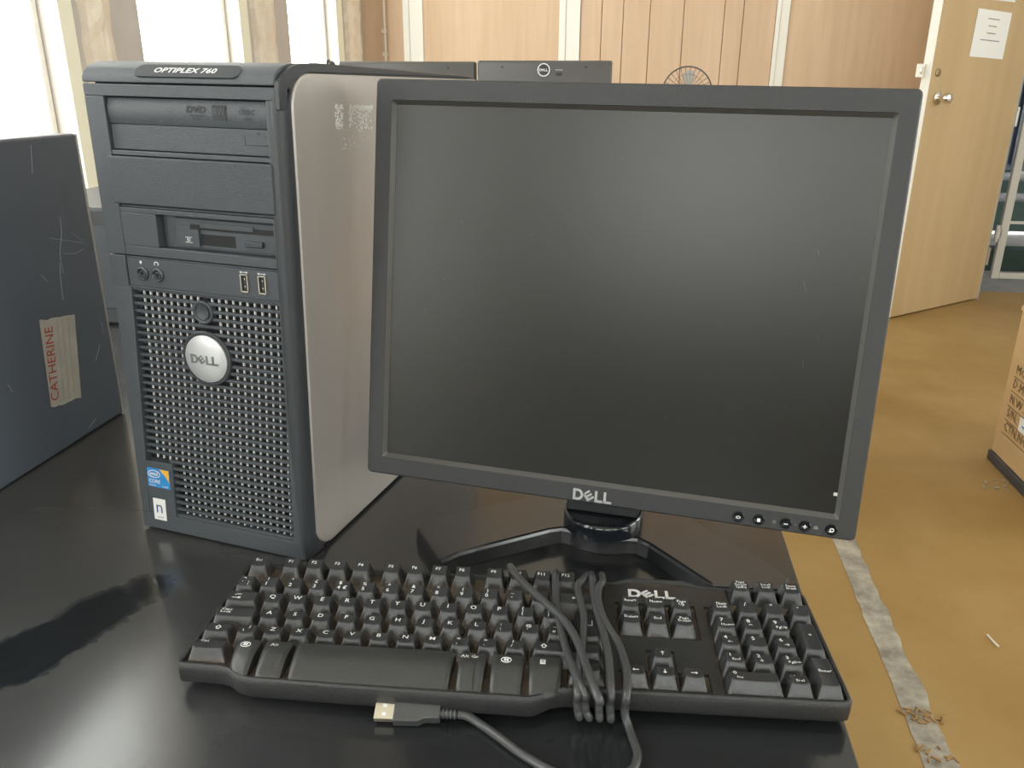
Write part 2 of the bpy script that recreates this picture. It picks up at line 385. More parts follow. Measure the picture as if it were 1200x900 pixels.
# notices taped to the door
def notice(name, u0, u1, z0, z1, lines, label, tilt=0):
    M = DM @ Matrix.Translation(((u0 + u1) / 2, -.0015, (z0 + z1) / 2)) @ Matrix.Rotation(tilt, 4, 'Y')
    a, b = (u1 - u0) / 2, (z1 - z0) / 2
    mb = MB(); mb.box(-a, -.001, -b, a, .0, b)
    for k in range(lines):
        ww = (.22 + .35 * random.random()) * a; zc = b * (.62 - .3 * k)
        x = -ww
        while x < ww:
            l = .006 + random.random() * .014; mb.box(x, -.0016, zc, min(x + l, ww), -.0011, zc + .0045, 1); x += l + .004
    return tag(mb.build(name, [M_PAPER, M_INK if lines else M_PAPER], mw=M), label, 'notice')
notice('paper_notice', .292, .592, 1.285, 1.50, 4, 'white paper notice with a few printed lines, below the other sheet on the door', R(1.5))
notice('paper_notice', .36, .60, 1.545, 1.84, 0, 'upper white sheet on the door, cut off by the top of the photo')

# security gate outside the doorway
GY = YB + .32
gate = empty('security_gate', 'white painted steel security gate standing just outside the open doorway', 'gate', loc=(2.632, GY, .055))
mb = MB(); w_, h_ = .80, 1.98
mb.box(0, 0, 0, .045, .03, h_); mb.box(w_ - .045, 0, 0, w_, .03, h_); mb.box(.045, 0, 0, w_ - .045, .03, .035); mb.box(.045, 0, h_ - .035, w_ - .045, .03, h_)
mb.build('gate_frame', M_GATE, parent=gate, bevel=.003)
for x in (.20, .34, .48, .62): MB().box(x, .008, .035, x + .014, .022, h_ - .035).build('upright_bar', M_GATE, parent=gate)
for z in (.33, .62, .92, 1.22, 1.52): MB().box(.045, .006, z, w_ - .045, .020, z + .016).build('cross_bar', M_GATE, parent=gate)
for z in (.22, 1.6):
    MB().lathe([(.012, 0), (.012, .10)], 12, M=Matrix.Translation((-.014, .01, z))).box(-.02, 0, z + .02, .01, .012, z + .08).build('gate_hinge', M_GATE, parent=gate, bevel=.002)
# outside, beyond the gate
MB().box(1.2, YB + .14, 2.75, 7.6, 8.2, 2.85).build('ceiling_porch', M_CONC, kind='structure')
MB().box(1.2, YB + .14, -.04, 1.3, 6.85, 2.35).build('wall_porch', M_CONC, kind='structure')
MB().box(4.6, YB + .14, -.04, 4.7, 5.9, 2.35).build('wall_porch_far', M_CONC, kind='structure')
mb = MB()
for k in range(60): mb.box(.2 + k * .12, 6.9, .55, .2 + k * .12 + .085, 6.96, 2.6); 
mb.box(.2, 6.94, 0, 7.4, 7.0, 2.7, 0); mb.box(.2, 6.88, 0, 7.4, 6.95, .5, 1)
tag(mb.build('corrugated_fence', [mat('blue_grey_sheet', (.16, .19, .24), .5), mat('dark_green_plinth', (.035, .07, .055), .7)]), 'blue grey ribbed metal fence far outside beyond the gate', 'fence')
for k, (z, nm) in enumerate(((.36, 'lower of the two pale grey pipes running low outside beyond the gate'), (.50, 'upper of the two pale grey pipes running low outside beyond the gate'))):
    mb = MB(); mb.tube([(2.4, 6.2 + k * .15, z), (4, 6.2 + k * .15, z), (6.4, 6.2 + k * .15, z)], .032, 12)
    mb.box(6.3, 6.18 + k * .15, -.03, 6.34, 6.22 + k * .15, z)
    tag(mb.build('drain_pipe', mat('pale_pipe', (.42, .44, .45), .5), smooth=True), nm, 'pipe')
tag(MB().box(2.5, 5.35, -.04, 4.5, 5.55, .10).build('kerb', mat('dark_green_plinth')), 'dark green painted kerb on the ground outside the doorway', 'kerb')
# pipe up the back wall
mb = MB(); mb.tube([(-1.008, YB - .03, .1), (-1.008, YB - .03, 1.0), (-1.004, YB - .032, 1.6), (-1.008, YB - .03, 2.7)], .009, 10)
for z in (.6, 1.30, 1.42, 2.0): mb.box(-1.022, YB - .040, z, -.994, YB - .006, z + .02)
tag(mb.build('conduit', mat('pale_conduit', (.62, .55, .46), .5), smooth=True), 'thin pale conduit running up the back wall near the left corner', 'conduit')

# floor: tape strip, scraps
mb = MB(); N = 60; P0, P1 = Vector((1.055, 2.3)), Vector((1.03, .1)); rnd = random.Random(3); L_, R_ = [], []
for k in range(N + 1):
    p = P0.lerp(P1, k / N); L_.append((p.x - .029 + rnd.uniform(-.003, .003), p.y, .0012)); R_.append((p.x + .029 + rnd.uniform(-.004, .004), p.y, .0012))
v = L_ + R_ + [(x, y, .0002) for x, y, z in L_ + R_]
f = [(k, k + 1, N + 1 + k + 1, N + 1 + k) for k in range(N)]
o2 = 2 * (N + 1)
f += [(k, k + 1, o2 + k + 1, o2 + k) for k in range(N)] + [(N + 1 + k, N + 2 + k, o2 + N + 2 + k, o2 + N + 1 + k) for k in range(N)]
mb.add(v, f)
tag(mb.build('floor_tape', mat('dirty_grey_tape', (.20, .18, .15), .45, col2=(.50, .46, .38), nscale=16, bump=.6, bscale=60)), 'worn grey tape strip stuck along the ochre floor beside the table', 'tape')
def crumbs(x, y, nn, rad, m, name, label):
    mb = MB(); rnd = random.Random(int(x * 1000))
    for k in range(nn):
        a = rnd.random() * 6.28; r = rad * rnd.random() ** .6; l = rnd.uniform(.006, .02); ww = rnd.uniform(.002, .005)
        mb.box(-l / 2, -ww / 2, 0, l / 2, ww / 2, rnd.uniform(.001, .004), M=Matrix.Translation((x + r * math.cos(a), y + r * .5 * math.sin(a), .0014)) @ Matrix.Rotation(rnd.random() * 6.28, 4, 'Z'))
    o = mb.build(name, m); o['kind'] = 'stuff'; return tag(o, label, 'debris')
crumbs(1.045, .735, 26, .045, mat('straw_tan', (.36, .22, .09), .9), 'wood_shavings', 'tan shavings curled on the worn grey floor tape')
crumbs(1.030, .635, 12, .04, mat('straw_tan'), 'wood_shavings', 'few tan shavings near the bottom edge of the photo on the floor tape')
mb = MB(); mb.tube([(1.2655, 1.0185, .003), (1.2675, .998, .004), (1.273, .978, .003)], .0022, 6); tag(mb.build('plastic_sliver', M_WHITE, smooth=True), 'small white plastic sliver lying on the open floor', 'litter')

# cardboard box on its tray
bx = empty('cardboard_box', 'brown cardboard carton with printed lines standing on the floor at the right edge', 'box', loc=(1.64, 2.0, .035))
MB().box(0, -.62, 0, .5, 0, .475).build('carton', M_CARD, parent=bx, bevel=.003)
mb = MB(); mb.box(0, -.62, .476, .5, 0, .480); mb.box(-.006, -.61, .470, .004, -.005, .484); mb.build('lid_flap', M_CARD, parent=bx)
SIDE = Matrix.Rotation(R(-90), 4, 'Z') @ FRONT       # faces -X, reads towards -Y
for s_, yy, zz in (('MODEL NO:', -.075, .305), ('D.M.:', -.06, .255), ('N.W.:', -.055, .200), ('S/N.:', -.052, .145), ('CTN.NO:', -.07, .090)):
    pass
mb = MB()
for s_, zz, off in (('MODEL NO:', .293, .085), ('D.M.:', .247, .0), ('N.W.:', .198, .0), ('S/N.:', .152, .0), ('CTN.NO:', .107, .0)):
    sz = .042; v_, f_ = text_mesh(s_, 1); x0 = min(p[0] for p in v_) * sz
    put_text(mb, s_, Matrix.Translation((-.0022, -.052, zz)) @ SIDE @ Matrix.Translation((-x0, 0, 0)), sz, 0, res=1)
    mb.box(-.0022, -.40, zz - .026, -.0018, -.045, zz - .0235)
mb.build('carton_print', mat('carton_ink', (.18, .12, .06), .9), parent=bx)
mb = MB(); mb.box(-.0026, -.26, .128, -.0018, -.14, .172); mb.box(-.003, -.24, .145, -.0025, -.16, .150, 1); mb.build('white_sticker', [M_PAPER, mat('blue_ink', (.10, .25, .5), .6)], parent=bx)
tr = MB().box(1.634, 1.36, .0, 2.15, 2.006, .034).build('pallet_tray', mat('dark_grey_tray', (.06, .06, .065), .6), bevel=.003); tag(tr, 'dark grey flat tray under the brown cardboard carton', 'tray')
crumbs(1.61, 1.80, 22, .09, mat('tape_scrap', (.40, .37, .30), .5), 'tape_scraps', 'scraps of pale sticky tape on the floor at the foot of the carton')

# ================================================================== TABLES
def table(name, x0, x1, y0, y1, label):
    r = empty(name, label, 'table', loc=(x0, y0, 0))
    # the top keeps world coordinates for its texture: parented with an inverse offset
    top = MB().box(x0, y0, ZT - .028, x1, y1, ZT).build('tabletop', M_TABLE, bevel=.0015)
    top.parent = r; top.location = (-x0, -y0, 0)
    lm = mat('black_steel_tube', (.02, .02, .022), .4)
    for a in (.03, x1 - x0 - .07):
        for b in (.05, y1 - y0 - .09): MB().box(a, b, 0, a + .04, b + .04, ZT - .0285).build('leg', lm, parent=r, bevel=.003)
    MB().box(.07, .06, ZT - .09, x1 - x0 - .07, .08, ZT - .0285).build('apron', lm, parent=r)
    MB().box(.07, y1 - y0 - .08, ZT - .09, x1 - x0 - .07, y1 - y0 - .06, ZT - .0285).build('apron', lm, parent=r)
    return r
table('office_table', -1.06, .5865, -1.0, 1.05, 'large scuffed black table carrying the computer tower, monitor and keyboard')
table('office_table', -1.0, .82, 1.75, 2.75, 'further black table behind, carrying the two monitors seen from the back')
mb = MB(); rnd = random.Random(11)
def TP(x, y, z=0): return (Matrix.Rotation(R(YAW), 4, 'Z') @ Vector((x, y, z + ZT)))
a = TP(.5135, .110); b = TP(.531, .103); c_ = TP(.540, .0985)
mb.tube([a + Vector((0, 0, .0164)), b + Vector((0, 0, .0164)), c_ + Vector((0, 0, .0164))], .0005, 5, sub=3)

# ================================================================== COMPUTER TOWER
TW = TF(0, -.001, .0006, ry=.0138)
tower = empty('computer_tower', 'tall black computer tower with round silver badge and bronze grey side panel', 'computer', M=TW)
W = .172
def yz(mb, pts, x0, x1, mi=0):       # outline in (y,z) extruded along x
    mb.rings([[(x0, y, z) for y, z in pts], [(x1, y, z) for y, z in pts]], mi)
prof = [(.009, .006), (.014, .0026), (.385, .0026), (.392, .006), (.392, .395), (.37, .4020), (.166, .4070), (.036, .4070), (.022, .4040), (.013, .3985), (.009, .390)]
mb = MB(); yz(mb, prof, -.002, W); mb.build('case', M_TOWER_D, tower, bevel=.002)
# front bezel frame
F = MB(); 
def fb(x0, z0, x1, z1, y0=0, y1=.010, mi=0): F.box(x0, y0, z0, x1, y1, z1, mi)
X0, X1 = -.004, .170
fb(X0, .3815, X1, .3905)                           # band under the cap
fb(X0, .2575, .0145, .3815); fb(.1655, .2575, X1, .3815)   # stiles
fb(.0145, .3375, .1655, .3412, .0005)
fb(.0145, .2965, .1655, .2985, .002)
fb(.0145, .2925, .1655, .2965); fb(.0145, .2575, .1655, .2655); fb(.0145, .2655, .0494, .2925); fb(.1590, .2655, .1655, .2925)  # floppy surround
fb(X0, .2300, .0125, .2567); fb(.1610, .2300, X1, .2567); fb(.0125, .2300, .1610, .2312); fb(.0125, .2550, .1610, .2567, .0012); fb(.013, .2312, .1605, .2550, .0010)
F.prism([(X0, -.23), (.0145, -.23), (.0050, -.045), (.0050, -.018), (X0, -.018)], 0, .010, M=Matrix.Rotation(R(-90), 4, 'X'))
fb(.1585, .018, X1, .2300); fb(.005, .018, .0345, .0695)
fb(X0, .0022, X1, .018)
F.build('front_bezel', M_TOWER, tower, bevel=.0011)
# rounded cap at the top
mb = MB(); yz(mb, [(0, .3915), (0, .3950), (.0022, .3990), (.0060, .4024), (.0110, .4048), (.0175, .4064), (.025, .4072), (.036, .4076), (.055, .4078), (.055, .396), (.010, .3915)], X0, X1)
mb.build('top_cap', M_TOWER, tower, bevel=.0008)
mb = MB()   # recessed model plate on the cap, follows its slope
sl = math.atan2(.4048 - .3950, .0110)
CM = Matrix.Translation((.0930, .0040, .4002)) @ Matrix.Rotation(sl, 4, 'X')
pill = [(.041 * sgn + .0064 * math.cos(a_), .0064 * math.sin(a_)) for sgn, rng in ((1, range(-90, 91, 18)), (-1, range(90, 271, 18))) for a_ in [R(k) for k in rng]]
mb.prism(pill, -.0004, .0006, 0, CM)
put_text(mb, 'OPTIPLEX 760', CM @ Matrix.Translation((-.002, 0, .0008)), .0070, 1, sx=1.30, shear=.12, bold=.02)
mb.build('model_plate', [mat('plate_grey', (.050, .057, .066), .3), M_LEGEND], tower)
# curved edge strip between front and side
mb = MB(); pr = [(.1685, 0), (.1705, .0008), (.1728, .004), (.1738, .010), (.1738, .016), (.160, .016), (.160, .002)]
mb.prism(pr, .0026, .3905); mb.build('edge_strip', M_TOWER_D, tower, bevel=.0006)
mb = MB(); yz(mb, [(0.0, .3912), (.0005, .3945), (.0080, .4005), (.018, .4050), (.030, .4072), (.055, .4082), (.38, .4025), (.38, .4008), (.20, .4012), (.040, .4012), (.022, .396), (.0125, .3835), (.010, .375), (0.0, .375)], .1695, .1738)
mb.build('top_edge_trim', M_TOWER_D, tower, bevel=.0007)
# bronze side panel
arc = lambda cy, cz, r, a0, a1, nn=7: [(cy + r * math.cos(R(a0 + (a1 - a0) * k / nn)), cz + r * math.sin(R(a0 + (a1 - a0) * k / nn))) for k in range(nn + 1)]
pp = arc(.0395, .3745, .0260, 90, 180) + [(.0125, .30), (.0100, .20), (.0072, .10)] + arc(.030, .030, .0255, 195, 270) + [(.3865, .0045), (.3865, .3990)]
mb = MB(); yz(mb, pp, .168, .1752); mb.build('side_panel', M_BRONZE, tower, bevel=.0012, seg=2)
# torn label residue and scratches on the panel
mb = MB(); rnd = random.Random(5)
def fleck(y, z, a_, b_): mb.box(.1753, y, z, .1756, y + a_, z + b_)
for k in range(60): fleck(.073 + rnd.random() * .011, .358 + rnd.random() * .019, rnd.uniform(.0006, .0026), rnd.uniform(.0006, .0026))
for k in range(34): fleck(.098 + k * .00115, .3722 + rnd.uniform(0, .001), .0013, rnd.uniform(.0025, .0042))
for k in range(150): 
    u_ = rnd.random(); fleck(.094 + u_ * .041, .3735 - rnd.random() ** 1.3 * .019, rnd.uniform(.0004, .0022), rnd.uniform(.0004, .0022))
for k in range(30): fleck(.112 + rnd.random() * .011, .3565 + rnd.random() * .012, .0024, .0014)
for k in range(45): fleck(.08 + rnd.random() * .05, .342 + rnd.random() * .016, rnd.uniform(.0003, .0009), rnd.uniform(.0003, .0012))
mb.build('label_residue', mat('flaked_white', (.78, .78, .74), .7), tower)
# optical drive
mb = MB(); mb.box(.0150, .0032, .3420, .1650, .010, .3608)
yz(mb, [(.0095, .3608), (.0034, .3612), (.0020, .3660), (.0016, .3710), (.0022, .3760), (.0042, .3806), (.0095, .3812)], .0150, .1650)
mb.box(.1400, .0020, .3495, .1640, .0034, .3555); mb.box(.1385, .0031, .3488, .1395, .0036, .3562, 1)
drive = mb.build('optical_drive', [M_TOWER, M_DARK], tower, bevel=.0005)
mb = MB()
put_text(mb, 'DVD', Matrix.Translation((.0985, .0012, .3735)) @ FRONT, .0068, 0, sx=1.25, shear=.2, bold=.02)
mb.box(.0925, .0012, .3690, .1045, .0014, .3698)
put_text(mb, 'R  DL', Matrix.Translation((.0985, .0012, .3670)) @ FRONT, .0030, 0)
mb.box(.1135, .0013, .3668, .1255, .0015, .3772); put_text(mb, 'RW', Matrix.Translation((.1195, .0010, .3720)) @ FRONT, .0080, 1, sx=.8, bold=.01)
put_text(mb, 'disc', Matrix.Translation((.1440, .0012, .3735)) @ FRONT, .0078, 0, sx=1.2); put_text(mb, 'RW', Matrix.Translation((.1455, .0012, .3680)) @ FRONT, .0036, 0)
mb.prism([(-.0014, 0), (.0014, 0), (0, .0018)], 0, .0003, 0, Matrix.Translation((.1515, .0030, .3572)) @ FRONT)
mb.build('drive_symbols', [mat('symbol_dark', (.010, .012, .015), .4), M_TOWER], drive)
# blank bay cover
mb = MB(); mb.box(.0102, -.0012, .2992, .1632, .009, .3368); mb.build('blank_bay_cover', mat('bay_cover_plastic', (.060, .068, .078), .55, bump=.8, bscale=1400), tower, bevel=.0012)
# floppy drive
mb = MB(); mb.box(.050, .0078, .2658, .1585, .010, .2922); mb.box(.064, .0052, .2680, .1575, .0085, .2850)
mb.box(.064, .0052, .2850, .1575, .0085, .2905, 0)
mb.box(.078, .0046, .2822, .157, .0056, .2862, 1); mb.box(.088, .0040, .2840, .138, .0056, .2880, 0)
mb.prism([(.0830, 0), (.0870, 0), (.0870, .0135), (.0845, .0135)], -.003, .0015, 0, Matrix.Translation((0, .0045, .2690)) @ FRONT)
mb.box(.0875, .0050, .2700, .1200, .0054, .2790, 1)
fl = mb.build('floppy_drive', [M_TOWER, M_DARK], tower, bevel=.0005)
MB().box(.1300, .0025, .2722, .1462, .0060, .2768).build('eject_button', M_TOWER_D, fl, bevel=.0007)
mb = MB(); put_text(mb, 'ID', Matrix.Translation((.0755, .0048, .2735)) @ FRONT, .0036, 0, bold=.01); mb.box(.0722, .0049, .2712, .0788, .0050, .2716).box(.0722, .0049, .2753, .0788, .0050, .2757)
mb.build('drive_mark', M_LEGEND, fl)
# audio jacks, usb ports
for x_ in (.0281, .0437):
    mb = MB(); mb.lathe([(.0058, 0), (.0058, .0012), (.0046, .0018), (.0040, .0012), (.0036, -.0005), (.0030, -.0005), (.0030, .0008), (.0018, .0008), (.0018, -.003), (.0001, -.003)], 24, M=Matrix.Translation((x_, .0010, .2425)) @ FRONT)
    mb.build('audio_jack', mat('jack_dark_metal', (.09, .10, .11), .35, metal=.5), tower, smooth=True)
mb = MB(); mb.lathe([(.0012, 0), (.0012, .0002)], 12, M=Matrix.Translation((.0275, .0009, .2520)) @ FRONT); mb.box(.0272, .0006, .2503, .0278, .0009, .2512); mb.build('port_mark', M_LEGEND, tower)
mb = MB(); mb.tube([(.0416, .0008, .2505), (.0414, .0008, .2522), (.0433, .0008, .2533), (.0452, .0008, .2522), (.0450, .0008, .2505)], .0004, 6, sub=4); mb.build('port_mark', M_LEGEND, tower)
for x_ in (.1281, .1447):
    mb = MB(); o_ = (x_, .0010, .2436)
    for (a0, b0, a1, b1) in ((-.0034, -.0072, -.0027, .0072), (.0027, -.0072, .0034, .0072), (-.0034, -.0072, .0034, -.0064), (-.0034, .0066, .0034, .0072)):
        mb.box(x_ + a0, -.0004, .2436 + b0, x_ + a1, .0012, .2436 + b1)
    mb.box(x_ - .0027, .0004, .2372, x_ + .0027, .0009, .2502, 1); mb.box(x_ + .0002, -.0002, .2385, x_ + .0016, .0006, .2490, 2)
    for zz in (.2405, .2465): mb.box(x_ + .0004, -.0004, zz, x_ + .0012, -.0001, zz + .0012, 0)
    mb.build('usb_port', [M_USB, M_DARK, M_TOWER_D], tower)
    mb = MB(); mb.box(x_ - .003, .0006, .2521, x_ + .0025, .0009, .2525); mb.prism([(0, -.0009), (0, .0009), (.0016, 0)], 0, .0003, 0, Matrix.Translation((x_ + .002, .0009, .2523)) @ FRONT); mb.lathe([(.0008, 0), (.0008, .0003)], 10, M=Matrix.Translation((x_ - .003, .0009, .2523)) @ FRONT)
    mb.build('port_mark', M_LEGEND, tower)
# grille
mb = MB(); mb.box(.004, .0088, .018, .1590, .0096, .2300, 1)
NR = 32; p_ = .00655; zt = .2255
rows = []
for k in range(NR):
    z = zt - k * p_; u_ = (.2255 - z) / .185
    xl = .0165 - .0088 * min(u_, 1.05); 
    if z < .0705: xl = .0370
    rows.append((z, xl))
    xr = .1570
    # slot ends and the rib above the slot
    rr = .00135
    mb.box(xl - .006, .0016, z + p_ / 2 - rr, xr + .002, .0048, z + p_ / 2 + rr, 0)
    mb.lathe([(.0026, .0), (.0022, .0012), (.0001, .0014)], 10, 0, Matrix.Translation((xl - .0005, .0080, z)) @ FRONT)
mb.box(.004, .0016, zt - (NR - .5) * p_ - .0015, .159, .0062, zt - (NR - .5) * p_ + .0015, 0)
grille = mb.build('front_grille', [M_TOWER, M_DARK], tower, bevel=.0008)
mb = MB(); dx_ = .00685
for i, (z, xl) in enumerate(rows):
    x = xl + .0058
    while x < .1560:
        d1_ = math.hypot(x - .083, z - .1747); d2_ = math.hypot(x - .0842, z - .2149)
        if d1_ > .026 and d2_ > .0115:
            mb.box(x - .00048, .0050, z - p_ / 2, x + .00048, .0068, z + p_ / 2)
        x += dx_
mb.build('grille_highlight_bars', M_BARS, grille)  # near-white bars put the highlights of the grille gaps into colour
mb = MB(); mb.lathe([(.0240, -.006), (.0240, .0005), (.0232, .0012), (.0215, .0012), (.0212, 0)], 40, M=Matrix.Translation((.0832, .001, .1747)) @ FRONT)
badge = mb.build('badge_ring', M_TOWER_D, tower, smooth=True)
mb = MB(); mb.lathe([(.0208, 0), (.0206, .0014), (.017, .0026), (.010, .0033), (.0001, .0035)], 40, M=Matrix.Translation((.0832, .0005, .1747)) @ FRONT); mb.build('round_badge', mat('satin_silver', (.66, .67, .68), .38, metal=.55), badge, smooth=True)
mb = MB(); wordmark(mb, Matrix.Translation((.0832, -.0026, .1747)) @ FRONT, .0270, .0008); mb.build('badge_wordmark', mat('wordmark_grey', (.22, .23, .24), .4, metal=.4), badge)
mb = MB(); mb.lathe([(.0098, -.005), (.0098, .0012), (.0088, .0016), (.0074, .0010), (.0072, 0), (.0064, 0), (.0062, .0016), (.004, .0008), (.0001, .0004)], 32, M=Matrix.Translation((.0842, .0015, .2149)) @ FRONT); mb.build('power_button', M_TOWER, tower, smooth=True)
# stickers
mb = MB(); mb.box(.0066, -.0006, .0447, .0310, .0002, .0630); S1 = Matrix.Translation((.0188, -.0008, .0538)) @ FRONT
mb.prism([(.0022, .0092), (.0122, .0092), (.0122, -.0028), (.0085, .0030)], 0, .0003, 1, S1)
el = [(-.0042 + .0066 * math.cos(R(a_)), .0040 + .0034 * math.sin(R(a_)), .0004) for a_ in range(0, 360, 20)]
mb.tube(el, .00035, 5, 2, sub=2, M=S1, closed=True)
put_text(mb, 'intel', S1 @ Matrix.Translation((-.0042, .0042, .0005)), .0052, 2, bold=.02); put_text(mb, 'CORE', S1 @ Matrix.Translation((-.0040, -.0032, .0005)), .0048, 2, bold=.015)
put_text(mb, '2 Duo', S1 @ Matrix.Translation((-.0065, -.0070, .0005)), .0028, 2); put_text(mb, 'inside', S1 @ Matrix.Translation((.0075, -.0068, .0005)), .0028, 2)
mb.build('blue_sticker', [mat('sticker_blue', (.03, .25, .60), .35), mat('sticker_orange', (.85, .45, .05), .35), M_LEGEND], tower)
mb = MB(); mb.box(.0100, -.0006, .0118, .0235, .0002, .0330); put_text(mb, 'n', Matrix.Translation((.0168, -.0008, .0245)) @ FRONT, .0175, 1); put_text(mb, 'series', Matrix.Translation((.0175, -.0008, .0150)) @ FRONT, .0028, 1)
mb.build('white_sticker', [M_PAPER, mat('sticker_navy', (.05, .08, .22), .5)], tower, bevel=.0003)
for x_, y_ in ((.012, .03), (.152, .03), (.012, .36), (.152, .36)): MB().lathe([(.008, -.0001 + .0138 * x_), (.009, .001)], 14, M=Matrix.Translation((x_, y_, 0))).build('rubber_foot', M_DARK, tower)

# the front of the bezel bows gently forward towards its foot
def bow(o):
    seen = set()
    for ch in o.children:
        bow(ch)
        if ch.type != 'MESH' or ch.data.name in seen or ch.name.split('.')[0] in ('case', 'side_panel', 'label_residue', 'top_cap', 'model_plate', 'top_edge_trim', 'rubber_foot'): continue
        seen.add(ch.data.name)
        for v in ch.data.vertices:
            if v.co.z < .16: v.co.y -= .0080 * (1 - v.co.z / .16) ** 1.3 * (1 if v.co.y < .0095 else 0)
        ch.data.update()
bow(tower)

# ================================================================== MONITOR
MR = TF(.409, .0549, 0, yaw=R(3.5818))
mon = empty('flat_monitor', 'black square flat monitor, switched off, scratched screen, in front of the tower', 'monitor', M=MR)
HM = Matrix.Translation((0, 0, .0663)) @ Matrix.Rotation(.01376, 4, 'Y') @ Matrix.Rotation(R(-8.911), 4, 'X')
Wm, Hm, So, Sh, Sz = .4057, .3309, .379, .2998, .0152
def rect(x0, z0, x1, z1, y, r=.003, n_=3):
    pts = []
    for cx, cz, a0 in ((x1 - r, z1 - r, 0), (x0 + r, z1 - r, 90), (x0 + r, z0 + r, 180), (x1 - r, z0 + r, 270)):
        for k in range(n_ + 1): a_ = R(a0 + 90 * k / n_); pts.append((cx + r * math.cos(a_), y, cz + r * math.sin(a_)))
    return pts
h_ = Wm / 2; s_ = So / 2
mb = MB(); mb.rings([rect(-h_ + .001, .001, h_ - .001, Hm - .001, .020, .004), rect(-h_, 0, h_, Hm, .017, .004), rect(-h_, 0, h_, Hm, .0075, .004), rect(-h_ + .0006, .0006, h_ - .0006, Hm - .0006, .0068, .004),
    rect(-h_, 0, h_, Hm, .0060, .004), rect(-h_, 0, h_, Hm, .0012, .004), rect(-h_ + .0012, .0012, h_ - .0012, Hm - .0012, 0, .0035),
    rect(-s_, Sz, s_, Sz + Sh, 0, .002), rect(-s_ + .0004, Sz + .0004, s_ - .0004, Sz + Sh - .0004, .0004, .002), rect(-s_ + .0032, Sz + .0032, s_ - .0032, Sz + Sh - .0032, .0052, .001), rect(-s_ + .0032, Sz + .0032, s_ - .0032, Sz + Sh - .0032, .0080, .001)], cap0=False, cap1=False)
bez = mb.build('bezel', M_BEZEL, mon, mw=HM)
bez.data.materials.append(mat('smooth_lit_bezel_lip', (.10, .098, .092), .30, spec=.8))  # smoother finish; the paler colour also paints in the lit lip
for p in bez.data.polygons:
    p.use_smooth = False
    if p.index // 16 == 8: p.material_index = 1
mb = MB(); mb.box(-s_ + .002, .0055, Sz + .002, s_ - .002, .0075, Sz + Sh - .002); scr = mb.build('screen', M_SCREEN, mon, mw=HM)
mb = MB(); rnd = random.Random(9)        # fine scratches and specks on the screen
for k in range(34):
    x = rnd.uniform(-.17, .18); z = rnd.uniform(.06, .29); l = rnd.uniform(.0005, .0011)
    if rnd.random() < .22: x = rnd.uniform(.125, .165); z = rnd.uniform(.12, .22); l = rnd.uniform(.003, .009)
    a_ = rnd.uniform(1.0, 1.5) if l > .0025 else rnd.uniform(0, 3.1)
    mb = MB(); mb.box(-l / 2, .00535, -.00012, l / 2, .0055, .00012, M=Matrix.Translation((x, 0, z)) @ Matrix.Rotation(a_, 4, 'Y')); mb.build('scratch', mat('scratch_grey', (.10, .10, .095), .6), scr)
mb = MB(); mb.box(.1835, .0048, .0330, .1862, .0054, .0355); mb.build('paint_chip', mat('chip_white', (.6, .6, .58), .6), scr)
mb = MB(); mb.rings([rect(-h_ + .003, .003, h_ - .003, Hm - .003, .018, .004), rect(-h_ + .006, .006, h_ - .006, Hm - .006, .034, .008), rect(-.15, .035, .15, Hm - .035, .044, .02), rect(-.13, .055, .13, Hm - .055, .052, .02)], 0)
mb.build('back_cover', M_BEZEL, mon, mw=HM, smooth=True)
mb = MB(); wordmark(mb, Matrix.Translation((-.0014, .0, .0069)) @ FRONT, .0325, .0008); mb.build('logo', M_SILVER, mon, mw=HM)
def button(x, sym):
    mb = MB(); mb.lathe([(.0047, 0), (.0046, .0006), (.0042, .0009), (.0038, .0006), (.0036, .0000), (.0033, .0000), (.0031, .0010), (.0001, .0013)], 28, M=Matrix.Translation((x, .0, .0070)) @ FRONT)
    T = Matrix.Translation((x, -.0014, .0070)) @ FRONT
    if sym == '-': mb.box(-.0015, -.00035, 0, .0015, .00035, .0002, 1, T)
    if sym == '+': mb.box(-.0015, -.00035, 0, .0015, .00035, .0002, 1, T); mb.box(-.00035, -.0015, 0, .00035, .0015, .0002, 1, T)
    if sym == 'm': mb.box(-.0012, -.0014, 0, .0012, .0014, .0002, 1, T)
    if sym == 'i': mb.tube([(-.0016, 0, 0), (0, .0010, 0), (.0016, 0, 0), (0, -.0010, 0)], .00028, 5, 1, sub=3, M=T, closed=True)
    if sym == 'p': mb.tube([(.0013 * math.cos(R(a_)) + .0003, .0013 * math.sin(R(a_)) + .0002, 0) for a_ in range(0, 360, 45)], .00042, 5, 1, sub=2, M=T, closed=True); mb.box(-.0016, -.0017, 0, -.0005, -.0007, .0002, 1, T)
    return mb.build('button', [M_GLOSSY, M_LEGEND], mon, mw=HM, smooth=True)
for x, s in ((.1152, 'i'), (.1308, 'm'), (.1513, '-'), (.1653, '+'), (.1847, 'p')): button(x, s)
mb = MB()
for k in range(8): mb.box(.0010, -.00015, 0, .0018, .00015, .0002, 0, Matrix.Translation((.1425, -.0001, .0070)) @ FRONT @ Matrix.Rotation(R(45 * k), 4, 'Z'))
mb.lathe([(.0007, 0), (.0007, .0002)], 10, M=Matrix.Translation((.1425, -.0001, .0070)) @ FRONT)
mb.box(.1572, -.0003, .0069, .1597, -.0001, .0072); mb.box(.1718, -.0003, .0058, .1752, -.0001, .0068); mb.prism([(-.0017, 0), (.0017, 0), (.0008, .0014), (-.0008, .0014)], 0, .0002, 0, Matrix.Translation((.1735, -.0001, .0070)) @ FRONT)
mb.build('button_marks', M_LEGEND_DIM, mon, mw=HM)
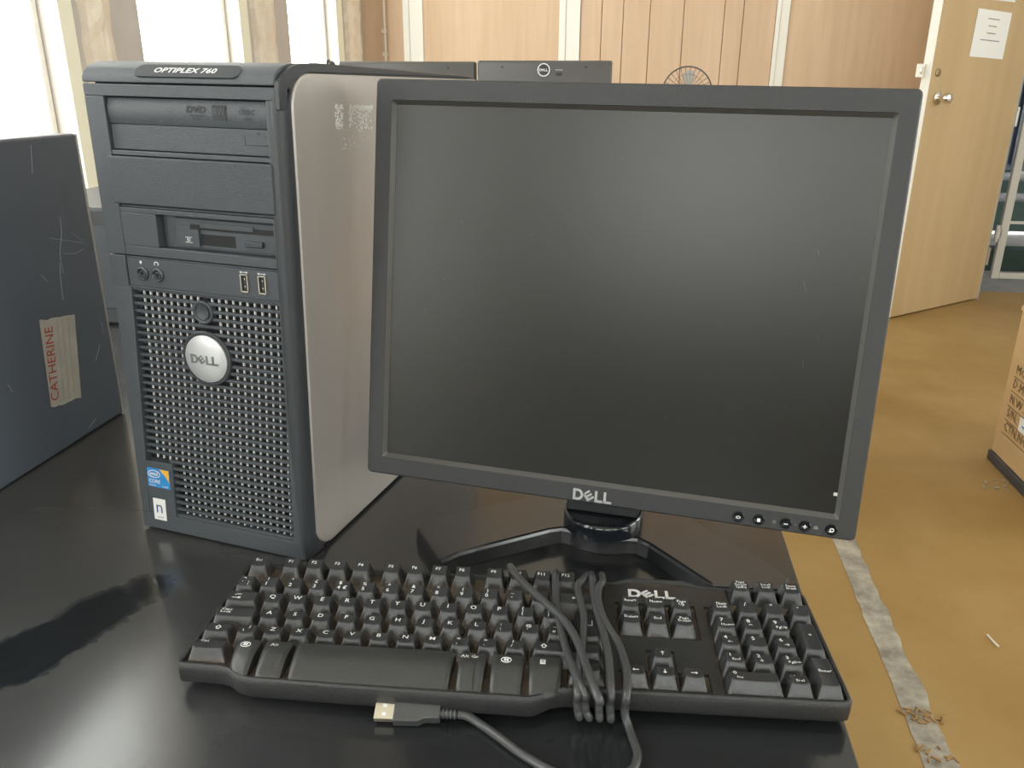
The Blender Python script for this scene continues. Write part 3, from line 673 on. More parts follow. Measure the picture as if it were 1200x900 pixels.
# stand
mb = MB(); halfR = [(.0, .032), (.016, .0345), (.0255, .0395), (.034, .0405), (.044, .0345), (.098, -.0135), (.102, -.0165), (.152, -.0070), (.1605, .0040), (.1625, .0125), (.159, .0200), (.150, .0320), (.0888, .0842), (.060, .109), (.03, .122), (0, .124)]
half = [(.0, .032), (.016, .0345), (.0255, .0395), (.034, .0405), (.044, .0345), (.098, -.0135), (.110, -.0255), (.120, -.0400), (.1245, -.0385), (.161, .0060), (.1625, .0125), (.159, .0200), (.150, .0320), (.0888, .0842), (.060, .109), (.03, .122), (0, .124)]
out = halfR + [(-x, y) for x, y in half[::-1][1:-1]]
cen = Vector((0, .045))
def ins(d): 
    r_ = []
    n_ = len(out)
    for i in range(n_):
        a_ = Vector(out[i - 1]); b_ = Vector(out[i]); c2 = Vector(out[(i + 1) % n_]); t_ = (c2 - a_).normalized(); nn = Vector((t_.y, -t_.x))
        # polygon orientation: keep moving inward
        r_.append(b_ + nn * d * SGN)
    return r_
area = sum(out[i - 1][0] * out[i][1] - out[i][0] * out[i - 1][1] for i in range(len(out))); SGN = -1 if area > 0 else 1
mb.rings([[(x, y, .0005) for x, y in out], [(x, y, .0125) for x, y in ins(.0008)], [(x, y, .0150) for x, y in ins(.0018)], [(x, y, .0160) for x, y in ins(.0035)]])
mb.build('stand_base', mat('satin_black_base', (.012, .013, .015), .22, spec=1.0), mon)
mb = MB(); DC = Matrix.Translation((0, .062, 0)); mb.lathe([(.036, .0155), (.036, .0270), (.0350, .0290), (.0340, .0300), (.0325, .0292), (.0001, .0292)], 48, M=DC); mb.build('swivel_disc', M_GLOSSY, mon, smooth=True)
mb = MB(); mb.box(-.0325, .052, .029, .0325, .088, .22); mb.box(-.0325, .045, .055, .0325, .056, .075); mb.build('stand_column', M_BEZEL, mon, bevel=.002)

# ================================================================== KEYBOARD
KM = TF(.1798, -.1417, .0289, yaw=.2438, rx=-.0217)
kb = empty('keyboard', 'black computer keyboard with its own grey cable wound around it', 'keyboard', M=KM)
u = .01905
# case: outline in x,y; plane z=0 is the key-top level
oy = .0975
outl = [(-.0105, -.0335), (.0165, -.0340), (.0240, -.0355), (.0330, -.0415), (.0420, -.0440), (.105, -.0455), (.228, -.0460), (.2345, -.0440), (.2430, -.0375), (.2510, -.0350), (.300, -.0340), (.4290, -.0325), (.4340, -.0310), (.4365, -.0265), (.4360, .0900), (.4340, .0955), (.4290, oy - .001), (.3640, oy), (.3560, oy), (.3500, oy + .003), (.3430, oy + .0065), (.3020, oy + .0070), (.2930, oy + .0035), (.2860, oy), (.2800, oy), (-.0060, oy), (-.0105, oy - .0015), (-.0125, oy - .0060), (-.0130, -.0280)]
def insk(P, d):
    r_ = []; n_ = len(P)
    for i in range(n_):
        a_ = Vector(P[i - 1]); b_ = Vector(P[i]); c2 = Vector(P[(i + 1) % n_]); t_ = (c2 - a_).normalized(); r_.append(b_ + Vector((-t_.y, t_.x)) * d)
    return r_
zb = -.0238
mb = MB(); lv = lambda P, z: [(x, y, z) for x, y in P]
mb.rings([[(x, y, zb + .0217 * y) for x, y in insk(outl, .003)], [(x, y, zb + .003 + .0217 * y) for x, y in insk(outl, .0005)], lv(outl, -.0125), lv(insk(outl, .0004), -.0092), lv(insk(outl, .0016), -.0080), lv(insk(outl, .0034), -.0082)], cap1=False)
I1 = insk(outl, .0034); mb.rings([lv(I1, -.0082), lv(insk(outl, .0040), -.0098), lv(insk(outl, .0044), -.0112)], cap0=False)
mb.build('case', M_CASE, kb, smooth=True)
for x_, y_ in ((.012, -.018), (.410, -.016), (.012, .078), (.410, .078)): MB().lathe([(.006, -.0283 + .0217 * y_), (.0065, zb + .004)], 16, M=Matrix.Translation((x_, y_, 0))).build('rubber_foot', M_DARK, kb)
# raised field between the key blocks
mb = MB()
def slab(x0, y0, x1, y1, z=-.0088, mi=0): mb.box(x0, y0, -.014, x1, y1, z, mi)
slab(.2800, -.0305, .2873, .094); slab(.3475, -.0305, .3545, .094); slab(.2873, .0692, .3475, .094); slab(.2873, .0125, .3475, .0265)
slab(.2873, -.0104, .3068, .0125); slab(.3268, -.0104, .3475, .0125); slab(.3545, .0692, .3740, .094)
mb.build('deck', M_CASE, kb)
mb = MB(); wordmark(mb, Matrix.Translation((.3165, .0818, -.0087)), .0365, .0005); mb.build('logo', M_LEGEND, kb)

def keycap(x0, y0, w_, d_, legend=(), tall=0, tilt=0.0, front=.0048, back=.0044, side=.0040, dip=.0007, arrow=None):
    # base footprint (x0,y0,w_,d_) on z=-.0115, top at z=tall
    mb = MB(); g = .0004; zb_ = -.0115
    bx0, bx1, by0, by1 = x0 + g, x0 + w_ - g, y0 + g, y0 + d_ - g
    tx0, tx1, ty0, ty1 = x0 + side, x0 + w_ - side, y0 + front, y0 + d_ - back
    S = [-1, -.985, -.93, -.8, -.45, 0, .45, .8, .93, .985, 1]
    def ring(ax0, ax1, ay0, ay1, z, rad, curved, slope=0):
        cx = (ax0 + ax1) / 2; hw = (ax1 - ax0) / 2; fr = []; bk = []
        for t_ in S:
            X = cx + hw * t_; e = max(0, abs(t_) * hw - (hw - rad)); cy = rad - math.sqrt(max(0, rad * rad - e * e))
            zz = z - (dip * (1 - min(1, (t_) ** 2)) if curved else 0)
            fr.append((X, ay0 + cy, zz)); bk.append((X, ay1 - cy, zz + slope))
        return fr + bk[::-1]
    rs = [ring(bx0, bx1, by0, by1, zb_, .0012, False), ring(tx0 - .0003, tx1 + .0003, ty0 - .0004, ty1 + .0003, tall - .0006, .0013, True, tilt), ring(tx0, tx1, ty0, ty1, tall - .0001, .0013, True, tilt), ring(tx0 + .0004, tx1 - .0004, ty0 + .0005, ty1 - .0005, tall, .0012, True, tilt)]
    mb.rings(rs, 0, cap0=False, cap1=False)
    n_ = len(S); L3 = rs[3]
    mb.add(L3, [(i, i + 1, 2 * n_ - 2 - i, 2 * n_ - 1 - i) for i in range(n_ - 1)], 0)
    cx = (tx0 + tx1) / 2; hw = (tx1 - tx0) / 2; cy0 = (ty0 + ty1) / 2
    def zf0(X, Y):
        t_ = (X - cx) / hw; return tall - dip * (1 - min(1, t_ * t_)) + tilt * (Y - ty0) / (ty1 - ty0) + .00022
    for (s_, lx, ly, size) in legend:
        px = tx0 + lx; py = ty0 + ly
        put_text(mb, s_, Matrix.Translation((px, py, 0)), size, 1, sx=1.1, zf=lambda a_, b_: zf0(px + a_, py + b_), res=1 if len(s_) > 2 else 2, bold=.006)
    if arrow:
        for seg in arrow:
            (ax, ay), (bx_, by_) = seg; d = Vector((bx_ - ax, by_ - ay)); ln_ = d.length; an = math.atan2(d.y, d.x)
            z_ = zf0(cx, cy0)
            Mx = Matrix.Translation((cx + ax, cy0 + ay, z_ + .0002)) @ Matrix.Rotation(an, 4, 'Z')
            mb.box(0, -.00028, 0, ln_, .00028, .0001, 1, Mx)
    return mb.build('key', [M_KEY, M_LEGEND], kb, smooth=True)
def arr(dx, dy, L=.0048, h=.0013):       # arrow strokes centred on the key
    d = Vector((dx, dy)); n_ = Vector((-dy, dx)); a_ = -d * L / 2; b_ = d * L / 2
    return [(tuple(a_), tuple(b_)), (tuple(b_), tuple(b_ - d * h + n_ * h)), (tuple(b_), tuple(b_ - d * h - n_ * h))]
KX = -.0075
def rowy(r): return r * u - .0105      # r=0 is the Z row
def key(U, row, wu=1, hu=1, legend=(), xo=0, **k):
    tilt = {3: .0022, 2: .0012, 1: .0004, 0: -.0004, -1: -.0010, 'F': .0024}[row]
    y = rowy(4) + .0095 if row == 'F' else rowy(row)
    kw = dict(tall={3: .0004, 2: -.0002, 1: -.0006, 0: -.0002, -1: .0002, 'F': .0006}[row], tilt=tilt); kw.update(k)
    return keycap(KX + xo + U * u, y, wu * u, hu * u, legend, **kw)
LS = .0054
# function row
key(0, 'F', legend=[('Esc', .0045, .0062, .0036)])
fx_ = [1.40, 2.40, 3.40, 4.40, 5.70, 6.70, 7.70, 8.70, 10.03, 11.03, 12.03, 13.03]
for i, U in enumerate(fx_): key(U, 'F', legend=[('F%d' % (i + 1), .0044, .0062, .0040)])
# number row
num = [('`', '¬'), ('1', '!'), ('2', '"'), ('3', '£'), ('4', '$'), ('5', '%'), ('6', '^'), ('7', '&'), ('8', '*'), ('9', '('), ('0', ')'), ('-', '_'), ('=', '+')]
for i, (a_, b_) in enumerate(num):
    lg = [(a_, .0030, .0030, .0046), (b_, .0034, .0078, .0042)]
    if i == 4: lg.append(('€', .0078, .0030, .0046))
    if i == 0: lg.append(('¦', .0078, .0030, .0040))
    key(i, 3, legend=lg)
key(13, 3, 2, arrow=arr(-1, 0, .009))
# letter rows
key(0, 2, 1.5, arrow=[((-.0070, .0022), (-.0015, .0022)), ((-.0070, .0022), (-.0055, .0034)), ((-.0070, .0022), (-.0055, .0010)), ((-.0075, -.0022), (-.0015, -.0022)), ((-.0015, -.0022), (-.0030, -.0010)), ((-.0015, -.0022), (-.0030, -.0034)), ((-.0012, -.0034), (-.0012, -.0010)), ((-.0074, .0012), (-.0074, .0034))])
for i, ch in enumerate('QWERTYUIOP'): key(1.5 + i, 2, legend=[(ch, .0046, .0062, LS)])
key(11.5, 2, legend=[('[', .0030, .0032, .0038), ('{', .0030, .0080, .0042)]); key(12.5, 2, legend=[(']', .0030, .0032, .0038), ('}', .0030, .0080, .0042)])
# enter key, two rows high
key(13.75, 1, 1.25, 2, arrow=[((.0030, .004), (.0030, -.0020)), ((.0030, -.0020), (-.0035, -.0020)), ((-.0035, -.0020), (-.0020, -.0008)), ((-.0035, -.0020), (-.0020, -.0032))])
key(0, 1, 1.75, legend=[('Caps\nLock', .0060, .0062, .0036)], side=.0032)
for i, ch in enumerate('ASDFGHJKL'):
    k_ = key(1.75 + i, 1, legend=[(ch, .0044, .0062, LS)])
key(10.75, 1, legend=[(';', .0030, .0032, .0040), (':', .0030, .0080, .0044)]); key(11.75, 1, legend=[("'", .0030, .0032, .0040), ('@', .0038, .0080, .0040)]); key(12.75, 1, legend=[('#', .0030, .0032, .0036), ('~', .0038, .0080, .0040)])
up_ = [((-.002, 0), (0, .0022)), ((0, .0022), (.002, 0)), ((.002, 0), (.0009, 0)), ((.0009, 0), (.0009, -.0018)), ((.0009, -.0018), (-.0009, -.0018)), ((-.0009, -.0018), (-.0009, 0)), ((-.0009, 0), (-.002, 0))]
key(0, 0, 1.25, arrow=up_); key(1.25, 0, legend=[('\\', .0030, .0032, .0038), ('|', .0062, .0080, .0038)])
for i, ch in enumerate('ZXCVBNM'): key(2.25 + i, 0, legend=[(ch, .0044, .0062, LS)])
key(9.25, 0, legend=[(',', .0030, .0032, .0044), ('<', .0036, .0078, .0044)]); key(10.25, 0, legend=[('.', .0030, .0032, .0044), ('>', .0036, .0078, .0044)]); key(11.25, 0, legend=[('/', .0030, .0032, .0040), ('?', .0036, .0078, .0044)])
key(12.25, 0, 2.75, arrow=[((a[0] - .016, a[1]), (b[0] - .016, b[1])) for a, b in up_])
# bottom row
key(0, -1, 1.5, legend=[('Ctrl', .0050, .0085, .0032)]); key(13.62, -1, 1.38, legend=[('Ctrl', .0080, .0085, .0032)])
def longkey(x0, x1, legend=(), win=False, menu=False, skew=0, corner=0):
    mb = MB(); yb_ = rowy(0) - .0004
    pr_ = [(yb_, -.0115), (yb_ - .0018, -.0012), (yb_ - .0026, -.0002), (yb_ - .0042, 0), (yb_ - .010, .0003), (yb_ - .0155, -.0002), (yb_ - .0200, -.0016), (yb_ - .0245, -.0040), (yb_ - .0285, -.0068), (yb_ - .0310, -.0092), (yb_ - .0318, -.0115)]
    def sec(x, sk, shrink=0):
        e = 1.0
        if win and x0 < .1: e = .76 + .24 * min(1, max(0, (x - x0) / .014))
        if menu: e = .80 + .20 * min(1, max(0, (x1 - x) / .016))
        return [(x + sk * max(0, (yb_ - y) / .032), yb_ + (y - yb_) * e, z - shrink * (1 if z > -.011 else 0)) for y, z in pr_]
    a_, b_ = x0 + .0004, x1 - .0004
    wg = .0016
    mb.rings([sec(a_ + .0006, wg, .0016), sec(a_ + .0018, wg, .0006), sec(a_ + .0028, wg * .9, 0), sec(a_ + .006, 0), sec(a_ + .010, 0), sec((a_ + b_) / 2 + .003, 0), sec(b_ - .008, 0), sec(b_ - .005, 0), sec(b_ - .0028, -wg * .9, 0), sec(b_ - .0018, -wg, .0006), sec(b_ - .0006, -wg, .0016)])
    cx = (a_ + b_) / 2
    if legend: put_text(mb, legend, Matrix.Translation((cx - .002, yb_ - .0075, .0007)), .0042, 1, sx=1.1, res=1)
    if win:
        T_ = Matrix.Translation((cx - .001, yb_ - .0085, .0005)); mb.tube([(.0034 * math.cos(R(q)), .0026 * math.sin(R(q)), 0) for q in range(0, 360, 30)], .0003, 5, 1, sub=1, M=T_, closed=True)
        for ax in (-1, 0):
            for ay in (-1, 0): mb.box(ax * .0017 + .0002, ay * .0015 + .0002, 0, ax * .0017 + .0016, ay * .0015 + .0014, .0002, 1, T_ @ Matrix.Rotation(R(-6), 4, 'Z'))
    if menu:
        T_ = Matrix.Translation((cx - .002, yb_ - .0085, .0005)); mb.box(-.0018, -.0022, 0, .0018, .0022, .0002, 1, T_)
        for q in (-.0010, .0002, .0012): mb.box(-.0012, q, .0002, .0012, q + .0004, .0003, 0, T_)
    return mb.build('key', [mat('long_key_black', (.036, .037, .037), .34, bump=.2, bscale=700), M_LEGEND], kb, smooth=True)
longkey(.0235, .0425, win=True); longkey(.0432, .0650, 'Alt'); longkey(.0658, .1775); longkey(.1783, .1995, 'Alt Gr'); longkey(.2003, .2250, win=True); longkey(.2258, .2505, menu=True)
# navigation block
NX = .2883 - KX
for r_, ks in ((3, ('Insert', 'Home', 'Page\nUp')), (2, ('Delete', 'End', 'Page\nDown'))):
    for i, s in enumerate(ks): key(i, r_, legend=[(s, .0056, .0060, .0034)], xo=NX)
key(1, 0, xo=NX, arrow=arr(0, 1, .0034, .001)); key(0, -1, xo=NX, arrow=arr(-1, 0, .0040, .001)); key(1, -1, xo=NX, arrow=arr(0, -1, .0034, .001)); key(2, -1, xo=NX, arrow=arr(1, 0, .0040, .001))
# number pad
PX = .3557 - KX
for i, s in enumerate(('Print\nScreen\nSysRq', 'Scroll\nLock', 'Pause\nBreak')): key(1 + i, 'F', legend=[(s, .0056, .0060, .0030)], xo=PX)
for U, r_, wu, hu, lg in ((0, 3, 1, 1, [('Num\nLock', .0056, .0060, .0034)]), (1, 3, 1, 1, [('/', .0040, .0078, .0050)]), (2, 3, 1, 1, [('*', .0040, .0078, .0044)]), (3, 3, 1, 1, [('-', .0040, .0078, .0050)]),
        (0, 2, 1, 1, [('7', .0030, .0078, .0048), ('Home', .0068, .0032, .0034)]), (1, 2, 1, 1, [('8', .0030, .0078, .0048), ('↑', .0042, .0032, .0040)]), (2, 2, 1, 1, [('9', .0030, .0078, .0048), ('PgUp', .0068, .0032, .0034)]),
        (0, 1, 1, 1, [('4', .0030, .0078, .0048), ('←', .0056, .0032, .0040)]), (1, 1, 1, 1, [('5', .0030, .0078, .0048)]), (2, 1, 1, 1, [('6', .0030, .0078, .0048), ('→', .0064, .0032, .0040)]),
        (0, 0, 1, 1, [('1', .0030, .0078, .0048), ('End', .0064, .0032, .0034)]), (1, 0, 1, 1, [('2', .0030, .0078, .0048), ('↓', .0044, .0032, .0040)]), (2, 0, 1, 1, [('3', .0030, .0078, .0048), ('PgDn', .0068, .0032, .0034)]),
        (0, -1, 2, 1, [('0', .0030, .0078, .0048), ('Ins', .0056, .0032, .0034)]), (2, -1, 1, 1, [('.', .0034, .0100, .0050), ('Del', .0060, .0036, .0034)]),
        (3, 1, 1, 2, [('+', .0060, .0160, .0046)]), (3, -1, 1, 2, [('Enter', .0056, .0150, .0036)])):
    key(U, r_, wu, hu, lg, xo=PX)
mb = MB(); mb.add([(x, y, -.0111) for x, y in insk(outl, .0040)], [tuple(range(len(outl)))]); mb.build('key_bed', M_PLATE, kb)

# cable: wound around the keyboard, then across the table to its plug
CR = .0028
# centre line of the cable in the keyboard's own frame: five turns around the case, then a loop across the table
path = [(0.2751, 0.098, -0.016), (0.2691, 0.1015, -0.006), (0.2631, 0.0772, 0.0046), (0.2586, 0.0664, 0.0051), (0.2606, 0.0507, 0.0036), (0.2632, 0.0307, 0.0034), (0.2626, 0.0081, 0.003), (0.261, -0.0148, 0.0026), (0.2595, -0.0394, 0.0016), (0.2596, -0.0478, -0.0014), (0.2596, -0.0412, -0.01), (0.2601, -0.0407, -0.018), (0.2606, -0.0352, -0.025), (0.2505, 0.03, -0.0246), (0.2413, 0.093, -0.0231), (0.2413, 0.104, -0.016), (0.2413, 0.102, -0.006), (0.2413, 0.0787, 0.0046), (0.2418, 0.064, 0.0034), (0.2431, 0.0444, 0.003), (0.2477, 0.0116, 0.003), (0.2523, -0.0117, 0.003), (0.2583, -0.0342, 0.0026), (0.2645, -0.0478, -0.0004), (0.2645, -0.0412, -0.01), (0.265, -0.0407, -0.018), (0.2655, -0.0352, -0.025), (0.2347, 0.03, -0.0246), (0.205, 0.093, -0.0231), (0.205, 0.104, -0.016), (0.205, 0.102, -0.006), (0.205, 0.0894, 0.0051), (0.2116, 0.0739, 0.0066), (0.2233, 0.0561, 0.0066), (0.237, 0.0362, 0.0074), (0.2492, 0.0185, 0.0074), (0.2579, -0.0012, 0.0066), (0.2637, -0.0229, 0.0056), (0.2691, -0.0447, 0.0046), (0.2734, -0.0545, 0.0006), (0.2734, -0.0412, -0.01), (0.2739, -0.0407, -0.018), (0.2744, -0.0352, -0.025), (0.2716, 0.03, -0.0246), (0.2697, 0.093, -0.0231), (0.2697, 0.104, -0.016), (0.2697, 0.102, -0.006), (0.2697, 0.079, 0.0046), (0.2703, 0.064, 0.0036), (0.2725, 0.039, 0.0034), (0.2769, 0.0133, 0.003), (0.2798, -0.0113, 0.0026), (0.2803, -0.0334, 0.0016), (0.2806, -0.0459, -0.0014), (0.2806, -0.0412, -0.01), (0.2811, -0.0407, -0.018), (0.2816, -0.0352, -0.025), (0.2791, 0.03, -0.0246), (0.2777, 0.093, -0.0231), (0.2777, 0.104, -0.016), (0.2777, 0.102, -0.006), (0.2777, 0.0777, 0.0036), (0.2741, 0.0644, 0.0051), (0.2738, 0.0463, 0.0051), (0.2784, 0.0246, 0.0036), (0.2867, 0.0036, 0.0016), (0.291, -0.0183, 0.0006), (0.2914, -0.034, -0.0004), (0.2903, -0.0462, -0.0024), (0.2903, -0.0408, -0.012), (0.2907, -0.0412, -0.02), (0.2932, -0.0457, -0.0259), (0.2959, -0.0569, -0.027), (0.2974, -0.0672, -0.0273), (0.2936, -0.079, -0.0275), (0.28, -0.0892, -0.0277), (0.2624, -0.0914, -0.0278), (0.2444, -0.084, -0.0276), (0.2265, -0.0729, -0.0274), (0.211, -0.0602, -0.0271), (0.1972, -0.0496, -0.0269), (0.1884, -0.0462, -0.0244), (0.1823, -0.0467, -0.0231)]
mb = MB(); mb.tube(path, CR, 12, sub=6); cab = mb.build('cable', M_CABLE, kb, smooth=True)
pe = Vector((0.18232, -0.04667, -0.02312)); ps = Vector((0.12859, -0.0484, -0.02316)); dr = (ps - pe).normalized(); q = Vector((1, 0, 0)).rotation_difference(Vector((dr.x, dr.y, 0)).normalized())
kz = Matrix.Rotation(.0217, 4, 'X')
PM = Matrix.Translation(pe) @ q.to_matrix().to_4x4() @ Matrix.Rotation(R(-24), 4, 'X')
Lp = (ps - pe).length
mb = MB()
for k in range(4): mb.lathe([(.0034, 0), (.0034, .0017)], 14, M=PM @ Matrix.Translation((.0008 + k * .0025, 0, 0)) @ Matrix.Rotation(R(90), 4, 'Y'))
mb.lathe([(.0024, 0), (.0028, .012)], 14, M=PM @ Matrix.Rotation(R(90), 4, 'Y'))
L0, L1 = .011, Lp - .0125
ol = [(L0, -.0048), (L0, .0048), (L0 + .010, .0052), (L0 + .014, .0075), (L1, .0078), (L1, -.0078), (L0 + .014, -.0075), (L0 + .010, -.0052)]
mb.prism(ol, -.0040, .0040, M=PM)
plug = mb.build('usb_plug', M_CABLE, cab, bevel=.0007)
mb = MB(); mb.box(L1, -.0060, -.00225, Lp, .0060, .00225, 0, PM)
mb.box(L1 + .0050, -.0038, .0022, L1 + .0075, -.0018, .0024, 1, PM); mb.box(L1 + .0050, .0018, .0022, L1 + .0075, .0038, .0024, 1, PM)
mb.build('usb_contact_shell', [M_USB, M_LEGEND], cab, bevel=.0003)

# ================================================================== LEFT: SECOND TOWER WITH NAME LABEL
CX, CY = -.19, .2525
ct = empty('computer_case', 'dark computer case at the left edge with a masking paper name label on its side', 'computer', loc=(CX, CY, ZT))
MB().box(-.18, -.42, .0005, 0, -.0015, .3385).build('case', mat('blue_black_metal', (.12, .142, .175), .40, bump=.1, bscale=400), ct, bevel=.003)
MB().box(-.178, -.0015, .002, -.0005, .0015, .3375).build('rear_edge', mat('pale_metal_edge', (.50, .49, .46), .35, metal=.5), ct, bevel=.0005)
mb = MB(); LM_ = Matrix.Translation((.0006, -.0935, .1005)) @ Matrix.Rotation(R(90), 4, 'Z') @ FRONT   # faces +X
rnd = random.Random(2); top_ = [(-.0285 + k * .00475, .0485 + rnd.uniform(-.0008, .0008)) for k in range(13)]; bot_ = [(.0275 - k * .0042, -.0485 + rnd.uniform(-.0012, .0012)) for k in range(13)]
LR = LM_ @ Matrix.Rotation(R(-8), 4, 'Z')
mb.prism(top_[::-1] + bot_[::-1], 0, .0003, 0, LR)
for k in range(3): mb.box(-.002 + k * .009, -.046, .0003, -.0012 + k * .009, .046, .0004, 2, LR)
put_text(mb, 'CATHERINE', LR @ Matrix.Translation((-.0155, -.001, .0006)) @ Matrix.Rotation(R(90), 4, 'Z'), .0185, 1, sx=.84)
mb.build('name_label', [M_MASK, M_RED, mat('label_crease', (.40, .37, .31), .8)], ct)
mb = MB()
for P_ in (
[(0.0002, -0.0525, 0.2524), (0.0002, -0.0548, 0.2341), (0.0002, -0.0628, 0.2158), (0.0002, -0.0635, 0.193)],
[(0.0002, -0.0746, 0.2338), (0.0002, -0.0203, 0.2185)],
[(0.0002, -0.0373, 0.234), (0.0002, -0.0213, 0.2207)],
[(0.0002, -0.0563, 0.2136), (0.0002, -0.038, 0.2101), (0.0002, -0.0219, 0.2129)],
[(0.0002, -0.0659, 0.205), (0.0002, -0.0701, 0.1849), (0.0002, -0.0714, 0.1649)],
[(0.0002, -0.0982, 0.1987), (0.0002, -0.09, 0.1894)],
[(0.0002, -0.0131, 0.122), (0.0002, -0.0137, 0.1073)],
[(0.0002, -0.0232, 0.0974), (0.0002, -0.036, 0.0811)],
[(0.0002, -0.0763, 0.3305), (0.0002, -0.0817, 0.3026)],
[(0.0002, -0.1756, 0.1024), (0.0002, -0.1714, 0.0915)],
[(0.0002, -0.0542, 0.0151), (0.0002, -0.0692, 0.0081)],
):
    MB().tube(P_, .00033, 5, sub=3).build('scratch', mat('scratch_pale', (.35, .37, .40), .6), ct)

# things seen in the gap between the two cases
o = empty('computer_case', 'small black box seen in the gap between the two computer cases', 'computer', loc=(-.62, .62, ZT))
MB().box(0, 0, .0005, .27, .30, .20).build('case', M_TOWER_D, o, bevel=.006); MB().box(.2702, .02, .05, .273, .034, .066).build('white_tab', M_PAPER, o)
MB().box(.02, -.002, .03, .25, 0, .17).build('front_panel', M_TOWER, o, bevel=.002)
o = empty('desk_speaker', 'dark rounded speaker by the window seen above the gap between the cases', 'speaker', loc=(-.93, .93, ZT))
MB().box(0, 0, .0005, .11, .10, .225).build('speaker_body', M_TOWER_D, o, bevel=.018, seg=4); MB().lathe([(.038, 0), (.036, .004), (.012, -.002), (.0001, .002)], 24, M=Matrix.Translation((.055, -.001, .10)) @ FRONT).build('driver', M_TOWER, o, smooth=True)

# ================================================================== MONITORS SEEN FROM BEHIND, FAN
def back_monitor(x0, x1, top, y, label, ring=True):
    cx = (x0 + x1) / 2; hw = (x1 - x0) / 2; r = empty('flat_monitor', label, 'monitor', loc=(cx, y, ZT), group=None)
    hh = .29
    mb = MB(); mb.rings([rect(-hw + .006, top - hh + .006, hw - .006, top - .006, 0, .006), rect(-hw + .0015, top - hh + .0015, hw - .0015, top - .0015, .004, .007), rect(-hw, top - hh, hw, top, .012, .007), rect(-hw, top - hh, hw, top, .032, .006)])
    mb.build('casing', mat('dark_grey_casing', (.080, .077, .073), .42, bump=.3, bscale=500), r, smooth=True)
    MB().rings([rect(-hw, top - hh, hw, top, .0325, .006), rect(-hw, top - hh, hw, top, .040, .006)]).build('front_rim', mat('lit_bevel_tone', (.60, .57, .50), .4), r, smooth=True)  # pale rim colour stands in for the lit bevel edges
    MB().box(-hw + .02, .040, top - hh + .02, hw - .02, .0405, top - .02).build('screen', M_SCREEN, r)
    MB().box(-.035, -.035, .012, .035, -.004, top - hh + .12).build('stand_column', M_BEZEL, r, bevel=.004)
    MB().box(-.11, -.10, .0005, .11, .09, .014).build('stand_base', M_BEZEL, r, bevel=.005)
    if ring:
        M_ = Matrix.Translation((0, -.0005, top - .0285)) @ FRONT
        mb = MB(); mb.lathe([(.0205, -.001), (.0205, .0022), (.0195, .0028), (.0175, .0024), (.0172, .0006)], 36, 0, M_, cap=False); wordmark(mb, M_ @ Matrix.Translation((0, 0, .0006)), .0285, .0012)
        mb.lathe([(.0172, -.001), (.0172, .0004)], 30, 1, M_)
        mb.build('round_logo', [M_LEGEND, mat('logo_dark', (.03, .03, .03), .4)], r)
        mb = MB(); mb.box(.038, -.0008, top - .0295, .062, -.0002, top - .0268); mb.box(.040, -.0008, top - .046, .060, -.0002, top - .036, 1); mb.build('model_marks', [mat('mark_grey', (.35, .34, .32), .5), mat('mark_dark', (.03, .03, .03), .5)], r)
    for s in (-1, 1): MB().lathe([(.003, 0), (.003, .0008)], 10, M=Matrix.Translation((s * hw * .62, -.0002, top - .020)) @ FRONT).build('screw', M_DARK, r)
    return r
back_monitor(-.0905, .3495, .4690, 2.2, 'grey monitor seen from behind with a round ring logo, right of two')
back_monitor(-.5639, -.0985, .4657, 2.2, 'grey monitor seen from behind rising over the tower, left of two', ring=False)
o = tag(MB().tube([(-.585, 2.15, ZT + .0065), (-.585, 2.15, ZT + .2), (-.583, 2.15, ZT + .44), (-.575, 2.15, ZT + .462)], .005, 8).box(-.61, 2.12, ZT + .0005, -.572, 2.17, ZT + .012).lathe([(.010, -.006), (.012, .0), (.009, .007), (.003, .010)], 16, M=Matrix.Translation((-.569, 2.15, ZT + .455))).build('webcam', M_BEZEL, smooth=True), 'small dark camera on a thin stalk at the left end of the rear monitors', 'camera')
fan = empty('desk_fan', 'small round wire guard desk fan showing above the monitor against the wood wall', 'fan', loc=(.591, 2.2, ZT))
fz = .454 - .080; fw_ = mat('fan_wire', (.09, .085, .08), .4, metal=.3)
mb = MB(); ringp = lambda r_, y_: [(r_ * math.cos(R(q)), y_, fz + r_ * math.sin(R(q))) for q in range(0, 360, 12)]
mb.tube(ringp(.078, 0), .0022, 6, sub=1, closed=True); mb.build('guard_rim', fw_, fan)
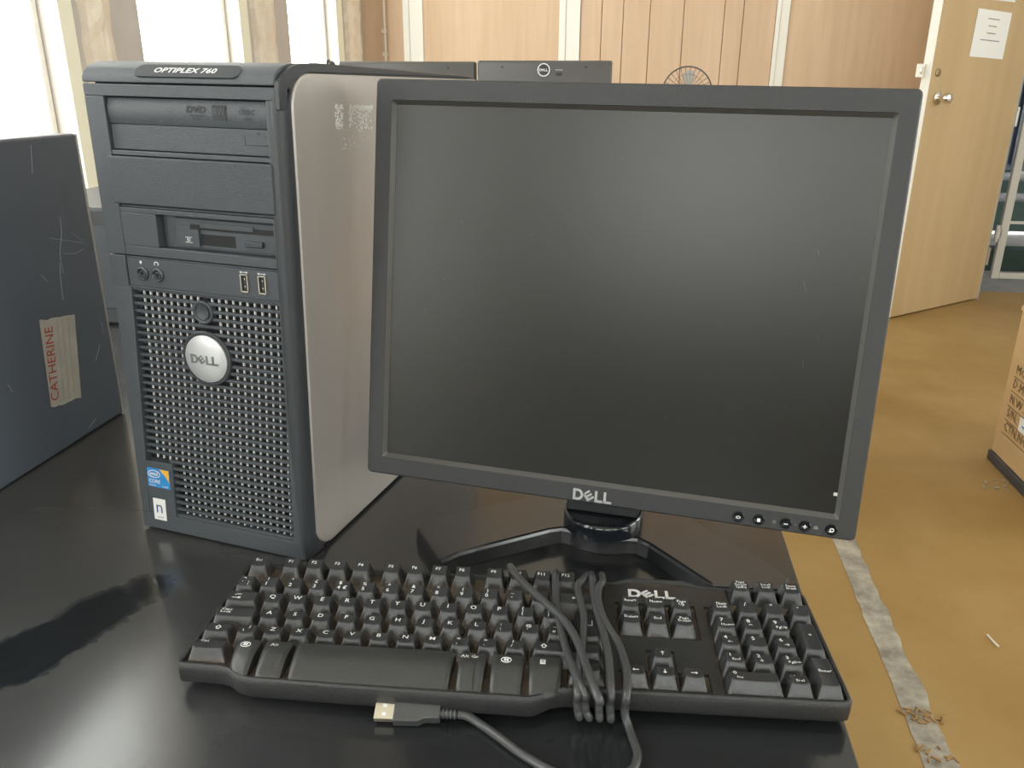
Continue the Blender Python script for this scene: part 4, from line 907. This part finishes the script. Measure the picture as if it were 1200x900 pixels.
mb = MB()
for q in range(0, 360, 12):
    a_, b_ = math.cos(R(q)), math.sin(R(q)); a2, b2 = math.cos(R(q + 25)), math.sin(R(q + 25))
    mb.tube([(.018 * a_, -.026, fz + .018 * b_), (.050 * a2 * .98, -.020, fz + .050 * b2 * .98), (.077 * a2, 0, fz + .077 * b2)], .0005, 4, sub=3)
    mb.tube([(.018 * a_, .026, fz + .018 * b_), (.055 * a_, .020, fz + .055 * b_), (.077 * a_, 0, fz + .077 * b_)], .0005, 4, sub=3)
mb.tube(ringp(.055, -.0185), .0005, 4, sub=1, closed=True); mb.build('wire_guard', fw_, fan)
mb = MB()
for q in range(0, 360, 90):
    M_ = Matrix.Translation((0, 0, fz)) @ Matrix.Rotation(R(q), 4, 'Y') @ Matrix.Translation((.012, 0, 0)) @ Matrix.Rotation(R(25), 4, 'X')
    mb.prism([(0, -.008), (.03, -.024), (.052, -.022), (.056, 0), (.045, .018), (.015, .012)], -.0008, .0008, 0, M_ @ FRONT)
mb.build('fan_blades', mat('fan_blade', (.40, .38, .34), .4), fan)
MB().lathe([(.016, -.026), (.018, .0), (.018, .05), (.010, .06)], 20, M=Matrix.Translation((0, 0, fz)) @ Matrix.Rotation(R(-90), 4, 'X')).build('motor_housing', M_BEZEL, fan, smooth=True)
MB().tube([(0, .04, .01), (0, .04, .15), (0, .04, fz - .012)], .007, 10).build('fan_pole', M_BEZEL, fan, smooth=True)
MB().lathe([(.07, .0005), (.07, .008), (.055, .016), (.012, .022)], 28, M=Matrix.Translation((0, .04, 0))).build('fan_base', M_BEZEL, fan, smooth=True)
bpy.context.view_layer.update()
# things that come in more than one
for o in bpy.data.objects:
    if o.parent or 'label' not in o: continue
    b_ = o.name.split('.')[0]
    g_ = {'drain_pipe': 'pale pipes outside the doorway', 'paper_notice': 'paper sheets taped to the door', 'office_table': 'black office tables'}.get(b_)
    if b_ == 'flat_monitor' and 'behind' in o['label']: g_ = 'monitors seen from behind on the further table'
    if g_: o['group'] = g_
